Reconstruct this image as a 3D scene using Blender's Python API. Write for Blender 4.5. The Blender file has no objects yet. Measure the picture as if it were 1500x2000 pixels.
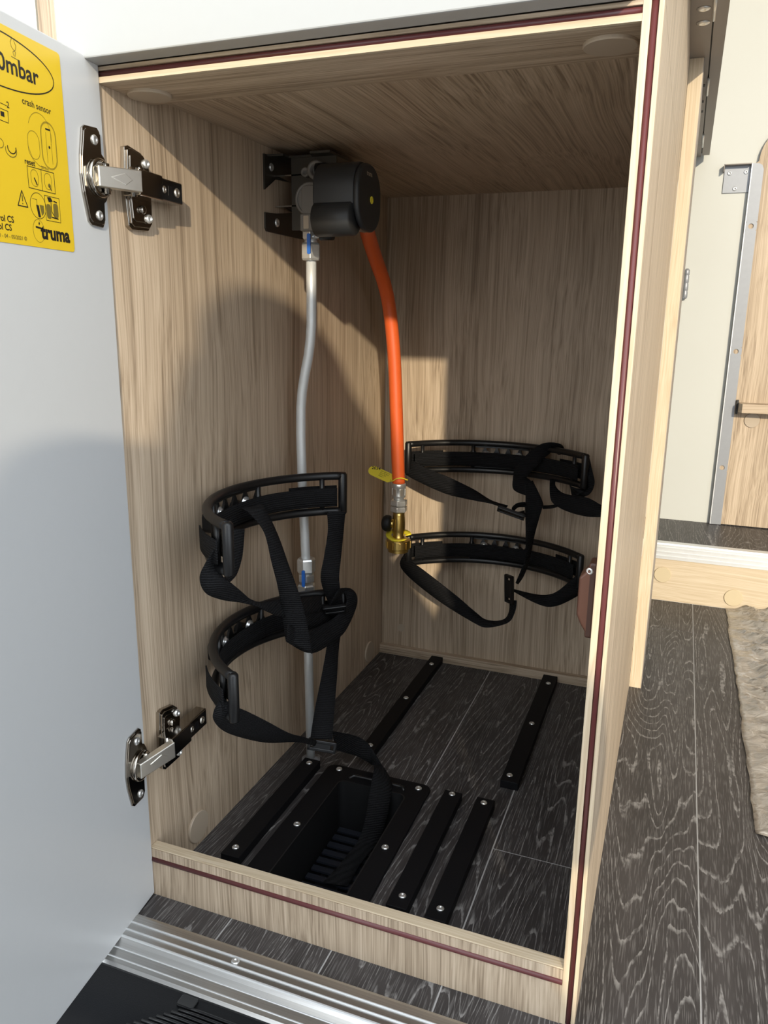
import bpy, bmesh, math, random
from mathutils import Vector, Matrix, noise

random.seed(7)
scene = bpy.context.scene
COL = scene.collection

# ------------------------------------------------------------------ camera, sky, sun, exposure
cam_d = bpy.data.cameras.new('camera')
cam = bpy.data.objects.new('camera', cam_d)
COL.objects.link(cam)
cam_d.sensor_fit = 'VERTICAL'
cam_d.sensor_height = 36.0
cam_d.lens = 27.178
cam_d.clip_start = 0.02
cam_d.clip_end = 200
_r = Vector((0.93444079, 0.35588259, 0.01296097))
_d = Vector((0.09718142, -0.21981749, -0.97068844))
_f = Vector((-0.34260207, 0.90831044, -0.23999161))
cam.matrix_world = Matrix(((_r.x, -_d.x, -_f.x, 0.49785), (_r.y, -_d.y, -_f.y, -0.60166),
                           (_r.z, -_d.z, -_f.z, 0.62679), (0, 0, 0, 1)))
scene.camera = cam

world = bpy.data.worlds.new('sky')
scene.world = world
world.use_nodes = True
_wn = world.node_tree.nodes
_bg = _wn['Background']
_bg.inputs['Color'].default_value = (0.86, 0.93, 1.0, 1)
_bg.inputs['Strength'].default_value = 2.45

SUN_DIR = Vector((-0.473, 1.0, -0.365)).normalized()
sun_d = bpy.data.lights.new('sun', 'SUN')
sun_d.energy = 3.0
sun_d.color = (1.0, 0.87, 0.66)
sun_d.angle = math.radians(1.0)
sun = bpy.data.objects.new('sun', sun_d)
COL.objects.link(sun)
sun.rotation_euler = SUN_DIR.to_track_quat('-Z', 'Y').to_euler()
sun.location = (1.5, -3, 2)

vs = scene.view_settings
vs.view_transform = 'Standard'
vs.look = 'None'
vs.exposure = 0.3
vs.gamma = 1.0
vs.use_curve_mapping = False

# ------------------------------------------------------------------ helpers
class MB:
    """collects shapes in world coordinates and links them as one mesh"""
    def __init__(self):
        self.v = []; self.f = []; self.m = []; self.s = []
    def add(self, verts, faces, mi=0, smooth=False):
        b = len(self.v)
        self.v += [tuple(p) for p in verts]
        for fc in faces:
            self.f.append([b + i for i in fc]); self.m.append(mi); self.s.append(smooth)
        return self
    def box(self, x0, x1, y0, y1, z0, z1, mi=0):
        v = [(x0, y0, z0), (x1, y0, z0), (x1, y1, z0), (x0, y1, z0), (x0, y0, z1), (x1, y0, z1), (x1, y1, z1), (x0, y1, z1)]
        return self.add(v, [(0, 3, 2, 1), (4, 5, 6, 7), (0, 1, 5, 4), (1, 2, 6, 5), (2, 3, 7, 6), (3, 0, 4, 7)], mi)
    def prism(self, pts, plane, a, b, mi=0, smooth=False):
        def P(p, h):
            if plane == 'xy': return (p[0], p[1], h)
            if plane == 'yz': return (h, p[0], p[1])
            return (p[0], h, p[1])
        n = len(pts)
        area = sum(pts[i][0] * pts[(i + 1) % n][1] - pts[(i + 1) % n][0] * pts[i][1] for i in range(n))
        flip = (area < 0) != (plane == 'xz')
        v = [P(p, a) for p in pts] + [P(p, b) for p in pts]
        flip = flip != (b < a)
        F = [list(range(n - 1, -1, -1)), list(range(n, 2 * n))]
        Q = [(i, (i + 1) % n, n + (i + 1) % n, n + i) for i in range(n)]
        if flip:
            F = [f[::-1] for f in F]; Q = [q[::-1] for q in Q]
        self.add(v, F, mi, False)
        b0 = len(self.v) - 2 * n
        for q in Q:
            self.f.append([b0 + i for i in q]); self.m.append(mi); self.s.append(smooth)
        return self
    def tube(self, path, r, n=12, mi=0, caps=True, smooth=True):
        P = [Vector(p) for p in path]
        R = r if isinstance(r, (list, tuple)) else [r] * len(P)
        t0 = (P[1] - P[0]).normalized()
        a = Vector((0, 0, 1)) if abs(t0.z) < 0.9 else Vector((1, 0, 0))
        u = t0.cross(a).normalized()
        rings = []
        tp = t0
        for i, p in enumerate(P):
            t = (P[min(i + 1, len(P) - 1)] - P[max(i - 1, 0)])
            t = t.normalized() if t.length > 1e-9 else tp
            q = tp.rotation_difference(t)
            u = q @ u
            u = (u - t * u.dot(t)).normalized()
            w = t.cross(u)
            rings.append([p + (u * math.cos(2 * math.pi * k / n) + w * math.sin(2 * math.pi * k / n)) * R[i] for k in range(n)])
            tp = t
        v = [q for ring in rings for q in ring]
        F = []
        for i in range(len(P) - 1):
            for k in range(n):
                F.append((i * n + k, i * n + (k + 1) % n, (i + 1) * n + (k + 1) % n, (i + 1) * n + k))
        self.add(v, F, mi, smooth)
        if caps:
            b = len(self.v) - len(v)
            self.f.append([b + k for k in range(n - 1, -1, -1)]); self.m.append(mi); self.s.append(False)
            e = b + (len(P) - 1) * n
            self.f.append([e + k for k in range(n)]); self.m.append(mi); self.s.append(False)
        return self
    def lathe(self, prof, origin, axis, n=20, mi=0, smooth=True, phase=0.0):
        o = Vector(origin); t = Vector(axis).normalized()
        a = Vector((0, 0, 1)) if abs(t.z) < 0.9 else Vector((1, 0, 0))
        u = t.cross(a).normalized(); w = t.cross(u)
        v = []
        for (r, h) in prof:
            for k in range(n):
                an = 2 * math.pi * k / n + phase
                v.append(o + t * h + (u * math.cos(an) + w * math.sin(an)) * max(r, 1e-5))
        F = []
        for i in range(len(prof) - 1):
            for k in range(n):
                F.append((i * n + k, i * n + (k + 1) % n, (i + 1) * n + (k + 1) % n, (i + 1) * n + k))
        self.add(v, F, mi, smooth)
        b = len(self.v) - len(v)
        self.f.append([b + k for k in range(n - 1, -1, -1)]); self.m.append(mi); self.s.append(False)
        e = b + (len(prof) - 1) * n
        self.f.append([e + k for k in range(n)]); self.m.append(mi); self.s.append(False)
        return self
    def ribbon(self, pairs, thick=0.0014, sub=6, mi=0):
        def cr(p0, p1, p2, p3, t):
            return 0.5 * ((2 * p1) + (p2 - p0) * t + (2 * p0 - 5 * p1 + 4 * p2 - p3) * t * t + (3 * p1 - p0 - 3 * p2 + p3) * t ** 3)
        L = [Vector(a) for a, b in pairs]; R = [Vector(b) for a, b in pairs]
        def dense(A):
            out = []
            n = len(A)
            for i in range(n - 1):
                p0 = A[max(i - 1, 0)]; p3 = A[min(i + 2, n - 1)]
                for k in range(sub):
                    out.append(cr(p0, A[i], A[i + 1], p3, k / sub))
            out.append(A[-1])
            return out
        L = dense(L); R = dense(R)
        n = len(L)
        v = []
        for i in range(n):
            t = ((L[min(i + 1, n - 1)] + R[min(i + 1, n - 1)]) - (L[max(i - 1, 0)] + R[max(i - 1, 0)]))
            nr = t.cross(R[i] - L[i])
            nr = nr.normalized() * (thick / 2) if nr.length > 1e-12 else Vector((0, 0, thick / 2))
            m1 = L[i].lerp(R[i], 0.33); m2 = L[i].lerp(R[i], 0.67)
            for p in (L[i], m1, m2, R[i]): v.append(p + nr)
            for p in (R[i], m2, m1, L[i]): v.append(p - nr)
        F = []
        for i in range(n - 1):
            for k in range(8):
                F.append((i * 8 + k, i * 8 + (k + 1) % 8, (i + 1) * 8 + (k + 1) % 8, (i + 1) * 8 + k))
        F.append(list(range(7, -1, -1))); F.append([(n - 1) * 8 + k for k in range(8)])
        return self.add(v, F, mi, True)
    def build(self, name, mats, parent=None, bevel=0.0, seg=2, loc=None):
        me = bpy.data.meshes.new(name)
        vv = self.v if loc is None else [(p[0] - loc[0], p[1] - loc[1], p[2] - loc[2]) for p in self.v]
        me.from_pydata(vv, [], self.f)
        if not isinstance(mats, (list, tuple)): mats = [mats]
        for m in mats: me.materials.append(m)
        me.polygons.foreach_set('material_index', self.m)
        me.polygons.foreach_set('use_smooth', self.s)
        bm = bmesh.new(); bm.from_mesh(me)
        bmesh.ops.recalc_face_normals(bm, faces=bm.faces)
        bm.to_mesh(me); bm.free()
        me.update()
        o = bpy.data.objects.new(name, me)
        COL.objects.link(o)
        if loc is not None: o.location = loc
        if parent is not None: attach(o, parent)
        if bevel > 0:
            md = o.modifiers.new('bevel', 'BEVEL'); md.width = bevel; md.segments = seg
            md.limit_method = 'ANGLE'; md.angle_limit = math.radians(40)
            md.harden_normals = False
        return o

def world_m(o):
    m = Matrix.LocRotScale(o.location, o.rotation_euler, o.scale)
    if o.parent is not None:
        m = world_m(o.parent) @ o.matrix_parent_inverse @ m
    return m

def attach(o, parent):
    o.parent = parent
    o.matrix_parent_inverse = world_m(parent).inverted()

def thing(name, label, cat, loc=(0, 0, 0), group=None):
    o = bpy.data.objects.new(name, None)
    o.empty_display_size = 0.05
    COL.objects.link(o)
    o.location = loc
    o['label'] = label; o['category'] = cat
    if group: o['group'] = group
    return o

def tag(o, label=None, cat=None, group=None, kind=None):
    if label: o['label'] = label
    if cat: o['category'] = cat
    if group: o['group'] = group
    if kind: o['kind'] = kind
    return o

def struct(o, label=None):
    o['kind'] = 'structure'
    if label: o['label'] = label
    return o

def rrect(cx, cy, w, h, r, n=6):
    out = []
    for (sx, sy, a0) in ((1, 1, 0), (-1, 1, 90), (-1, -1, 180), (1, -1, 270)):
        for k in range(n + 1):
            a = math.radians(a0 + 90 * k / n)
            out.append((cx + sx * (w / 2 - r) + r * math.cos(a), cy + sy * (h / 2 - r) + r * math.sin(a)))
    return out

def circle(cx, cy, r, n=24, ry=None):
    ry = r if ry is None else ry
    return [(cx + r * math.cos(2 * math.pi * k / n), cy + ry * math.sin(2 * math.pi * k / n)) for k in range(n)]

def text_polys(txt, size, bold=0.0):
    cu = bpy.data.curves.new('print', 'FONT')
    cu.body = txt; cu.size = size; cu.resolution_u = 3; cu.offset = bold
    ob = bpy.data.objects.new('print', cu)
    COL.objects.link(ob)
    dg = bpy.context.evaluated_depsgraph_get()
    me = bpy.data.meshes.new_from_object(ob.evaluated_get(dg))
    v = [tuple(p.co) for p in me.vertices]; f = [tuple(p.vertices) for p in me.polygons]
    bpy.data.objects.remove(ob); bpy.data.curves.remove(cu); bpy.data.meshes.remove(me)
    return v, f

# ------------------------------------------------------------------ materials
def nodes_of(name):
    m = bpy.data.materials.new(name)
    m.use_nodes = True
    nt = m.node_tree
    return m, nt, nt.nodes, nt.links, nt.nodes['Principled BSDF']

def plain(name, col, rough=0.5, metal=0.0, noise_scale=90.0, var=0.06, bump=0.0, bscale=300.0, spec=0.5, coat=0.0):
    m, nt, N, L, P = nodes_of(name)
    tc = N.new('ShaderNodeTexCoord')
    nz = N.new('ShaderNodeTexNoise'); nz.inputs['Scale'].default_value = noise_scale; nz.inputs['Detail'].default_value = 4
    L.new(tc.outputs['Object'], nz.inputs['Vector'])
    mx = N.new('ShaderNodeMix'); mx.data_type = 'RGBA'
    mx.inputs[6].default_value = (col[0] * (1 - var), col[1] * (1 - var), col[2] * (1 - var), 1)
    mx.inputs[7].default_value = (min(1, col[0] * (1 + var)), min(1, col[1] * (1 + var)), min(1, col[2] * (1 + var)), 1)
    L.new(nz.outputs['Fac'], mx.inputs[0])
    L.new(mx.outputs[2], P.inputs['Base Color'])
    P.inputs['Roughness'].default_value = rough
    P.inputs['Metallic'].default_value = metal
    P.inputs['Specular IOR Level'].default_value = spec
    P.inputs['Coat Weight'].default_value = coat
    if bump > 0:
        n2 = N.new('ShaderNodeTexNoise'); n2.inputs['Scale'].default_value = bscale; n2.inputs['Detail'].default_value = 3
        L.new(tc.outputs['Object'], n2.inputs['Vector'])
        b = N.new('ShaderNodeBump'); b.inputs['Strength'].default_value = bump; b.inputs['Distance'].default_value = 0.001
        L.new(n2.outputs['Fac'], b.inputs['Height']); L.new(b.outputs['Normal'], P.inputs['Normal'])
    return m

def mapping(N, L, src, scale, rot=(0, 0, 0)):
    mp = N.new('ShaderNodeMapping')
    mp.inputs['Scale'].default_value = scale
    mp.inputs['Rotation'].default_value = rot
    L.new(src, mp.inputs['Vector'])
    return mp.outputs['Vector']

def ramp(N, L, src, stops):
    r = N.new('ShaderNodeValToRGB')
    e = r.color_ramp.elements
    e[0].position = stops[0][0]; e[0].color = (*stops[0][1], 1)
    e[1].position = stops[1][0]; e[1].color = (*stops[1][1], 1)
    for p, c in stops[2:]:
        q = e.new(p); q.color = (*c, 1)
    L.new(src, r.inputs['Fac'])
    return r.outputs['Color']

def oak(name, axis, dark=(0.255, 0.188, 0.126), mid=(0.435, 0.337, 0.238), light=(0.57, 0.457, 0.337), rough=0.5):
    """light oak laminate; grain runs along the given axis"""
    m, nt, N, L, P = nodes_of(name)
    tc = N.new('ShaderNodeTexCoord')
    def sc(a, b):
        return tuple(b if 'xyz'[i] == axis else a for i in range(3))
    # a slow wander of the grain
    wn = N.new('ShaderNodeTexNoise'); wn.inputs['Scale'].default_value = 1.0; wn.inputs['Detail'].default_value = 2
    L.new(mapping(N, L, tc.outputs['Object'], sc(5.0, 2.2)), wn.inputs['Vector'])
    add = N.new('ShaderNodeVectorMath'); add.operation = 'MULTIPLY_ADD'
    amt = sc(0.035, 0.0)
    add.inputs[1].default_value = amt
    L.new(wn.outputs['Color'], add.inputs[0]); L.new(tc.outputs['Object'], add.inputs[2])
    n1 = N.new('ShaderNodeTexNoise'); n1.inputs['Scale'].default_value = 1.0; n1.inputs['Detail'].default_value = 5; n1.inputs['Roughness'].default_value = 0.62
    L.new(mapping(N, L, add.outputs[0], sc(130, 1.3)), n1.inputs['Vector'])
    n2 = N.new('ShaderNodeTexNoise'); n2.inputs['Scale'].default_value = 1.0; n2.inputs['Detail'].default_value = 3
    L.new(mapping(N, L, add.outputs[0], sc(520, 4)), n2.inputs['Vector'])
    n3 = N.new('ShaderNodeTexNoise'); n3.inputs['Scale'].default_value = 1.0; n3.inputs['Detail'].default_value = 2
    L.new(mapping(N, L, add.outputs[0], sc(20, 0.7)), n3.inputs['Vector'])
    a1 = N.new('ShaderNodeMath'); a1.operation = 'MULTIPLY'; a1.inputs[1].default_value = 0.42
    L.new(n1.outputs['Fac'], a1.inputs[0])
    a2 = N.new('ShaderNodeMath'); a2.operation = 'MULTIPLY_ADD'; a2.inputs[1].default_value = 0.40
    L.new(n2.outputs['Fac'], a2.inputs[0]); L.new(a1.outputs[0], a2.inputs[2])
    a3 = N.new('ShaderNodeMath'); a3.operation = 'MULTIPLY_ADD'; a3.inputs[1].default_value = 0.18
    L.new(n3.outputs['Fac'], a3.inputs[0]); L.new(a2.outputs[0], a3.inputs[2])
    c = ramp(N, L, a3.outputs[0], [(0.38, dark), (0.62, light), (0.49, mid)])
    L.new(c, P.inputs['Base Color'])
    P.inputs['Roughness'].default_value = rough
    P.inputs['Specular IOR Level'].default_value = 0.35
    b = N.new('ShaderNodeBump'); b.inputs['Strength'].default_value = 0.12; b.inputs['Distance'].default_value = 0.0006
    L.new(a3.outputs[0], b.inputs['Height']); L.new(b.outputs['Normal'], P.inputs['Normal'])
    return m

def limed_oak(name):
    """charcoal floor planks with pale limed grain running along y; each plank its own figure"""
    m, nt, N, L, P = nodes_of(name)
    tc = N.new('ShaderNodeTexCoord'); oi = N.new('ShaderNodeObjectInfo')
    off = N.new('ShaderNodeVectorMath'); off.operation = 'MULTIPLY_ADD'
    off.inputs[1].default_value = (7.3, 19.1, 3.7)
    L.new(oi.outputs['Random'], off.inputs[0]); L.new(tc.outputs['Object'], off.inputs[2])
    n1 = N.new('ShaderNodeTexNoise'); n1.inputs['Scale'].default_value = 1.0; n1.inputs['Detail'].default_value = 1.5
    n1.inputs['Distortion'].default_value = 0.35
    L.new(mapping(N, L, off.outputs[0], (13, 1.35, 1)), n1.inputs['Vector'])
    fine = N.new('ShaderNodeTexNoise'); fine.inputs['Scale'].default_value = 1.0; fine.inputs['Detail'].default_value = 3
    L.new(mapping(N, L, off.outputs[0], (260, 40, 1)), fine.inputs['Vector'])
    # rings: fract(n * k + wobble)
    w = N.new('ShaderNodeMath'); w.operation = 'MULTIPLY_ADD'; w.inputs[1].default_value = 0.35
    k = N.new('ShaderNodeMath'); k.operation = 'MULTIPLY'; k.inputs[1].default_value = 34.0
    L.new(n1.outputs['Fac'], k.inputs[0]); L.new(fine.outputs['Fac'], w.inputs[0]); L.new(k.outputs[0], w.inputs[2])
    fr = N.new('ShaderNodeMath'); fr.operation = 'FRACT'; L.new(w.outputs[0], fr.inputs[0])
    line = ramp(N, L, fr.outputs[0], [(0.0, (1.0,) * 3), (0.17, (0,) * 3), (0.09, (0.7,) * 3), (0.97, (0.0,) * 3), (1.0, (1.0,) * 3)])
    # short pale pores
    po = N.new('ShaderNodeTexNoise'); po.inputs['Scale'].default_value = 1.0; po.inputs['Detail'].default_value = 2
    L.new(mapping(N, L, off.outputs[0], (700, 30, 1)), po.inputs['Vector'])
    pores = ramp(N, L, po.outputs['Fac'], [(0.53, (0,) * 3), (0.62, (0.55,) * 3)])
    br = N.new('ShaderNodeTexNoise'); br.inputs['Scale'].default_value = 1.0; br.inputs['Detail'].default_value = 2
    L.new(mapping(N, L, off.outputs[0], (150, 90, 1)), br.inputs['Vector'])
    brk = ramp(N, L, br.outputs['Fac'], [(0.40, (0.15,) * 3), (0.58, (1,) * 3)])
    m1 = N.new('ShaderNodeMix'); m1.data_type = 'RGBA'; m1.blend_type = 'MULTIPLY'; m1.inputs[0].default_value = 1
    L.new(line, m1.inputs[6]); L.new(brk, m1.inputs[7])
    m2 = N.new('ShaderNodeMix'); m2.data_type = 'RGBA'; m2.blend_type = 'ADD'; m2.inputs[0].default_value = 0.55
    L.new(m1.outputs[2], m2.inputs[6]); L.new(pores, m2.inputs[7])
    tone = N.new('ShaderNodeTexNoise'); tone.inputs['Scale'].default_value = 1.0; tone.inputs['Detail'].default_value = 3
    L.new(mapping(N, L, off.outputs[0], (22, 4, 1)), tone.inputs['Vector'])
    base = ramp(N, L, tone.outputs['Fac'], [(0.3, (0.030, 0.027, 0.027)), (0.7, (0.056, 0.050, 0.049))])
    mx = N.new('ShaderNodeMix'); mx.data_type = 'RGBA'
    L.new(m2.outputs[2], mx.inputs[0]); L.new(base, mx.inputs[6]); mx.inputs[7].default_value = (0.235, 0.225, 0.216, 1)
    L.new(mx.outputs[2], P.inputs['Base Color'])
    P.inputs['Roughness'].default_value = 0.46
    P.inputs['Specular IOR Level'].default_value = 0.35
    b = N.new('ShaderNodeBump'); b.inputs['Strength'].default_value = 0.25; b.inputs['Distance'].default_value = 0.0005
    L.new(m2.outputs[2], b.inputs['Height']); L.new(b.outputs['Normal'], P.inputs['Normal'])
    return m

def webbing(name):
    m, nt, N, L, P = nodes_of(name)
    tc = N.new('ShaderNodeTexCoord')
    wv = N.new('ShaderNodeTexWave'); wv.wave_type = 'BANDS'; wv.bands_direction = 'Z'
    wv.inputs['Scale'].default_value = 115.0; wv.inputs['Distortion'].default_value = 1.5; wv.inputs['Detail'].default_value = 1
    L.new(tc.outputs['Object'], wv.inputs['Vector'])
    ck = N.new('ShaderNodeTexVoronoi'); ck.inputs['Scale'].default_value = 900
    L.new(tc.outputs['Object'], ck.inputs['Vector'])
    ad = N.new('ShaderNodeMath'); ad.operation = 'MULTIPLY_ADD'; ad.inputs[1].default_value = 0.7
    L.new(ck.outputs['Distance'], ad.inputs[0]); L.new(wv.outputs['Fac'], ad.inputs[2])
    c = ramp(N, L, ad.outputs[0], [(0.2, (0.002, 0.002, 0.0025)), (1.3, (0.010, 0.010, 0.011))])
    L.new(c, P.inputs['Base Color'])
    P.inputs['Roughness'].default_value = 0.8
    P.inputs['Specular IOR Level'].default_value = 0.2
    b = N.new('ShaderNodeBump'); b.inputs['Strength'].default_value = 0.9; b.inputs['Distance'].default_value = 0.0009
    L.new(ad.outputs[0], b.inputs['Height']); L.new(b.outputs['Normal'], P.inputs['Normal'])
    return m

def brushed(name, col, rough, axis):
    m, nt, N, L, P = nodes_of(name)
    tc = N.new('ShaderNodeTexCoord')
    nz = N.new('ShaderNodeTexNoise'); nz.inputs['Scale'].default_value = 1; nz.inputs['Detail'].default_value = 3
    L.new(mapping(N, L, tc.outputs['Object'], tuple(6 if 'xyz'[i] == axis else 700 for i in range(3))), nz.inputs['Vector'])
    c = ramp(N, L, nz.outputs['Fac'], [(0.3, tuple(k * 0.85 for k in col)), (0.7, col)])
    L.new(c, P.inputs['Base Color'])
    P.inputs['Metallic'].default_value = 1.0; P.inputs['Roughness'].default_value = rough
    return m

def film_mat(name):
    m, nt, N, L, P = nodes_of(name)
    tc = N.new('ShaderNodeTexCoord')
    nz = N.new('ShaderNodeTexNoise'); nz.inputs['Scale'].default_value = 1; nz.inputs['Detail'].default_value = 4; nz.inputs['Distortion'].default_value = 1.2
    L.new(mapping(N, L, tc.outputs['Object'], (38, 55, 10)), nz.inputs['Vector'])
    c = ramp(N, L, nz.outputs['Fac'], [(0.3, (0.25, 0.225, 0.19)), (0.7, (0.38, 0.35, 0.31))])
    L.new(c, P.inputs['Base Color'])
    P.inputs['Roughness'].default_value = 0.14
    P.inputs['Coat Weight'].default_value = 0.6
    b = N.new('ShaderNodeBump'); b.inputs['Strength'].default_value = 0.9; b.inputs['Distance'].default_value = 0.006
    L.new(nz.outputs['Fac'], b.inputs['Height']); L.new(b.outputs['Normal'], P.inputs['Normal'])
    return m

OAK_Z = oak('oak_vertical', 'z')
OAK_X = oak('oak_across', 'x')
OAK_Y = oak('oak_depth', 'y')
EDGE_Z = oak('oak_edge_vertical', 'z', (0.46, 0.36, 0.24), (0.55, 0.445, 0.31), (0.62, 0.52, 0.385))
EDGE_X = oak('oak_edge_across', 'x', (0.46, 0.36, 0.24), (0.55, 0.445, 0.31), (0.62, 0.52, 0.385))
FLOOR = limed_oak('limed_oak_floor')
JOINT = plain('floor_joint', (0.42, 0.41, 0.40), 0.6)
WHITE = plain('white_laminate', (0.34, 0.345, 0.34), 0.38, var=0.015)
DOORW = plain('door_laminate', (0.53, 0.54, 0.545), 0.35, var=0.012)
WALLW = plain('wall_lining', (0.53, 0.535, 0.50), 0.5, var=0.02, noise_scale=6)
SEAL = plain('maroon_rubber', (0.105, 0.026, 0.026), 0.35, var=0.05)
CAPM = plain('beige_plastic', (0.44, 0.36, 0.27), 0.45, var=0.02)
CAPL = plain('light_beige_plastic', (0.56, 0.46, 0.30), 0.45, var=0.02)
BLACK = plain('black_plastic', (0.006, 0.006, 0.0065), 0.40, bump=0.1, bscale=900)
BLACKM = plain('black_matt_plastic', (0.004, 0.004, 0.0045), 0.6, bump=0.15, bscale=1200)
STRIPB = plain('black_strip', (0.004, 0.004, 0.005), 0.6, bump=0.1, bscale=500, spec=0.2)
WEB = webbing('black_webbing')
REGB = plain('regulator_plastic', (0.020, 0.021, 0.022), 0.5, bump=0.12, bscale=1500)
REGG = plain('cast_grey_metal', (0.20, 0.185, 0.165), 0.55, 0.3)
STEELD = plain('dark_steel', (0.09, 0.085, 0.075), 0.38, 0.85)
NICKEL = plain('nickel', (0.40, 0.37, 0.33), 0.14, 1.0)
NICKEL2 = plain('bright_nickel', (0.82, 0.79, 0.72), 0.36, 1.0)
ZINC = plain('zinc_plate', (0.78, 0.79, 0.78), 0.28, 0.8, var=0.12, noise_scale=250)
PIPE = plain('aluminium_pipe', (0.66, 0.67, 0.66), 0.38, 0.3)
HOSE = plain('orange_rubber', (0.72, 0.115, 0.022), 0.42, bump=0.1, bscale=700)
BRASS = plain('brass', (0.62, 0.44, 0.14), 0.28, 1.0, var=0.1)
YTAG = plain('yellow_plastic', (0.80, 0.66, 0.04), 0.4)
BLUE = plain('blue_paint', (0.02, 0.13, 0.50), 0.4)
INK = plain('black_ink', (0.015, 0.013, 0.01), 0.5)
LINE = plain('grey_ink', (0.16, 0.12, 0.02), 0.5)
STICK = plain('yellow_film', (0.70, 0.48, 0.025), 0.3, var=0.02)
BROWN = plain('brown_plastic', (0.060, 0.023, 0.013), 0.42)
ALU = brushed('brushed_aluminium', (0.62, 0.61, 0.59), 0.33, 'x')
ALUW = plain('pale_aluminium', (0.74, 0.75, 0.75), 0.35, 0.4)
RAILM = plain('grey_anodised', (0.30, 0.31, 0.33), 0.45, 0.4)
BEIGEM = plain('beige_grey_paint', (0.27, 0.235, 0.205), 0.5, var=0.03)
DARKEDGE = plain('dark_gap', (0.03, 0.028, 0.026), 0.6)  # dark fill standing in for shade in gaps; also colours the shelf gasket
FILM = film_mat('crinkled_film')
STEPM = plain('step_plastic', (0.004, 0.0045, 0.006), 0.5, bump=0.2, bscale=900, spec=0.25)
LOUV = plain('louvre_plastic', (0.014, 0.016, 0.022), 0.35)
GRAVEL = plain('grey_paving', (0.21, 0.20, 0.19), 0.85, var=0.3, noise_scale=8)
SKIN = plain('skin', (0.52, 0.33, 0.24), 0.55)
SHIRT = plain('dark_blue_cotton', (0.03, 0.04, 0.07), 0.8)
TROUS = plain('grey_cotton', (0.06, 0.06, 0.065), 0.85)
HAIRM = plain('brown_hair', (0.04, 0.025, 0.015), 0.6)

# shared small hardware -------------------------------------------------
_screw_cache = {}
def screw(parent, pos, normal, r=0.004, mat=None, name='screw', h=None):
    mat = mat or ZINC
    key = (round(r, 5), mat.name, h)
    if key not in _screw_cache:
        hh = h or r * 0.45
        mb = MB()
        mb.lathe([(r, 0), (r, hh * 0.35), (r * 0.82, hh * 0.8), (r * 0.5, hh), (r * 0.42, hh * 0.55), (r * 0.05, hh * 0.45)], (0, 0, 0), (0, 0, 1), 16)
        o = mb.build(name, mat)
        _screw_cache[key] = o.data
        bpy.data.objects.remove(o)
    o = bpy.data.objects.new(name, _screw_cache[key])
    COL.objects.link(o)
    o.location = pos
    o.rotation_euler = Vector((0, 0, 1)).rotation_difference(Vector(normal)).to_euler()
    attach(o, parent)
    return o

def cover_cap(parent, pos, normal, r=0.0195, mat=None, h=0.0028):
    mb = MB()
    mb.lathe([(r, 0), (r, h * 0.7), (r * 0.965, h), (r * 0.3, h)], pos, normal, 48, smooth=False)
    return mb.build('cover_cap', mat or CAPM, parent)

# ================================================================== THE SETTING
ground = struct(MB().box(-12, 14, -16, -0.5, -0.46, -0.42).build('ground', GRAVEL), 'grey paved ground outside the vehicle')

HX0, HX1, HY0, HY1 = 0.106, 0.206, 0.045, 0.276          # opening of the floor vent
fb = MB()
fb.box(-0.62, HX0, -0.034, 1.23, -0.03, -0.0006); fb.box(HX1, 2.2, -0.034, 1.23, -0.03, -0.0006)
fb.box(HX0, HX1, -0.034, HY0, -0.03, -0.0006); fb.box(HX0, HX1, HY1, 1.23, -0.03, -0.0006)
floor = struct(fb.build('floor', JOINT), 'dark limed oak plank floor')
G = 0.0009
cols = [0.102 + 0.1178 * k for k in range(-6, 18)]
cuts = {0: [-0.034, 1.23], 1: [-0.034, 1.23], 2: [-0.034, 0.217, 1.23], 3: [-0.034, 1.047, 1.23], 4: [-0.034, 1.23]}
for i in range(len(cols) - 1):
    k = i - 6
    ys = cuts.get(k, [-0.034, 0.31 + 0.23 * (i % 3), 1.23])
    for a, b in zip(ys[:-1], ys[1:]):
        x0, x1, y0, y1 = cols[i] + G, cols[i + 1] - G, a + G, b - G
        mb = MB()
        if x0 < HX0 and x1 > HX1:
            mb.box(x0, HX0, y0, y1, -0.0008, 0.0); mb.box(HX1, x1, y0, y1, -0.0008, 0.0)
            mb.box(HX0, HX1, y0, HY0, -0.0008, 0.0); mb.box(HX0, HX1, HY1, y1, -0.0008, 0.0)
        else:
            mb.box(x0, x1, y0, y1, -0.0008, 0.0)
        mb.build('plank', FLOOR, floor)

struct(MB().box(-0.7, 2.3, 1.48, 1.51, -0.42, 1.95).build('wall_back', WALLW), 'off-white lining of the far vehicle wall')
struct(MB().box(2.2, 2.23, -0.1, 1.48, -0.42, 1.95).build('wall_right', WALLW), 'off-white side wall')
struct(MB().box(-0.66, -0.64, -0.1, 1.48, -0.42, 1.95).build('wall_left', WALLW), 'off-white side wall at the left')
struct(MB().box(-0.7, 2.3, -0.12, 1.51, 1.95, 1.98).build('ceiling', WALLW), 'off-white vehicle ceiling')
struct(MB().box(-0.64, -0.0885, 0.03, 0.05, 0.0, 1.95).build('wall_front', WALLW), 'pale panel left of the wooden upright')

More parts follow.
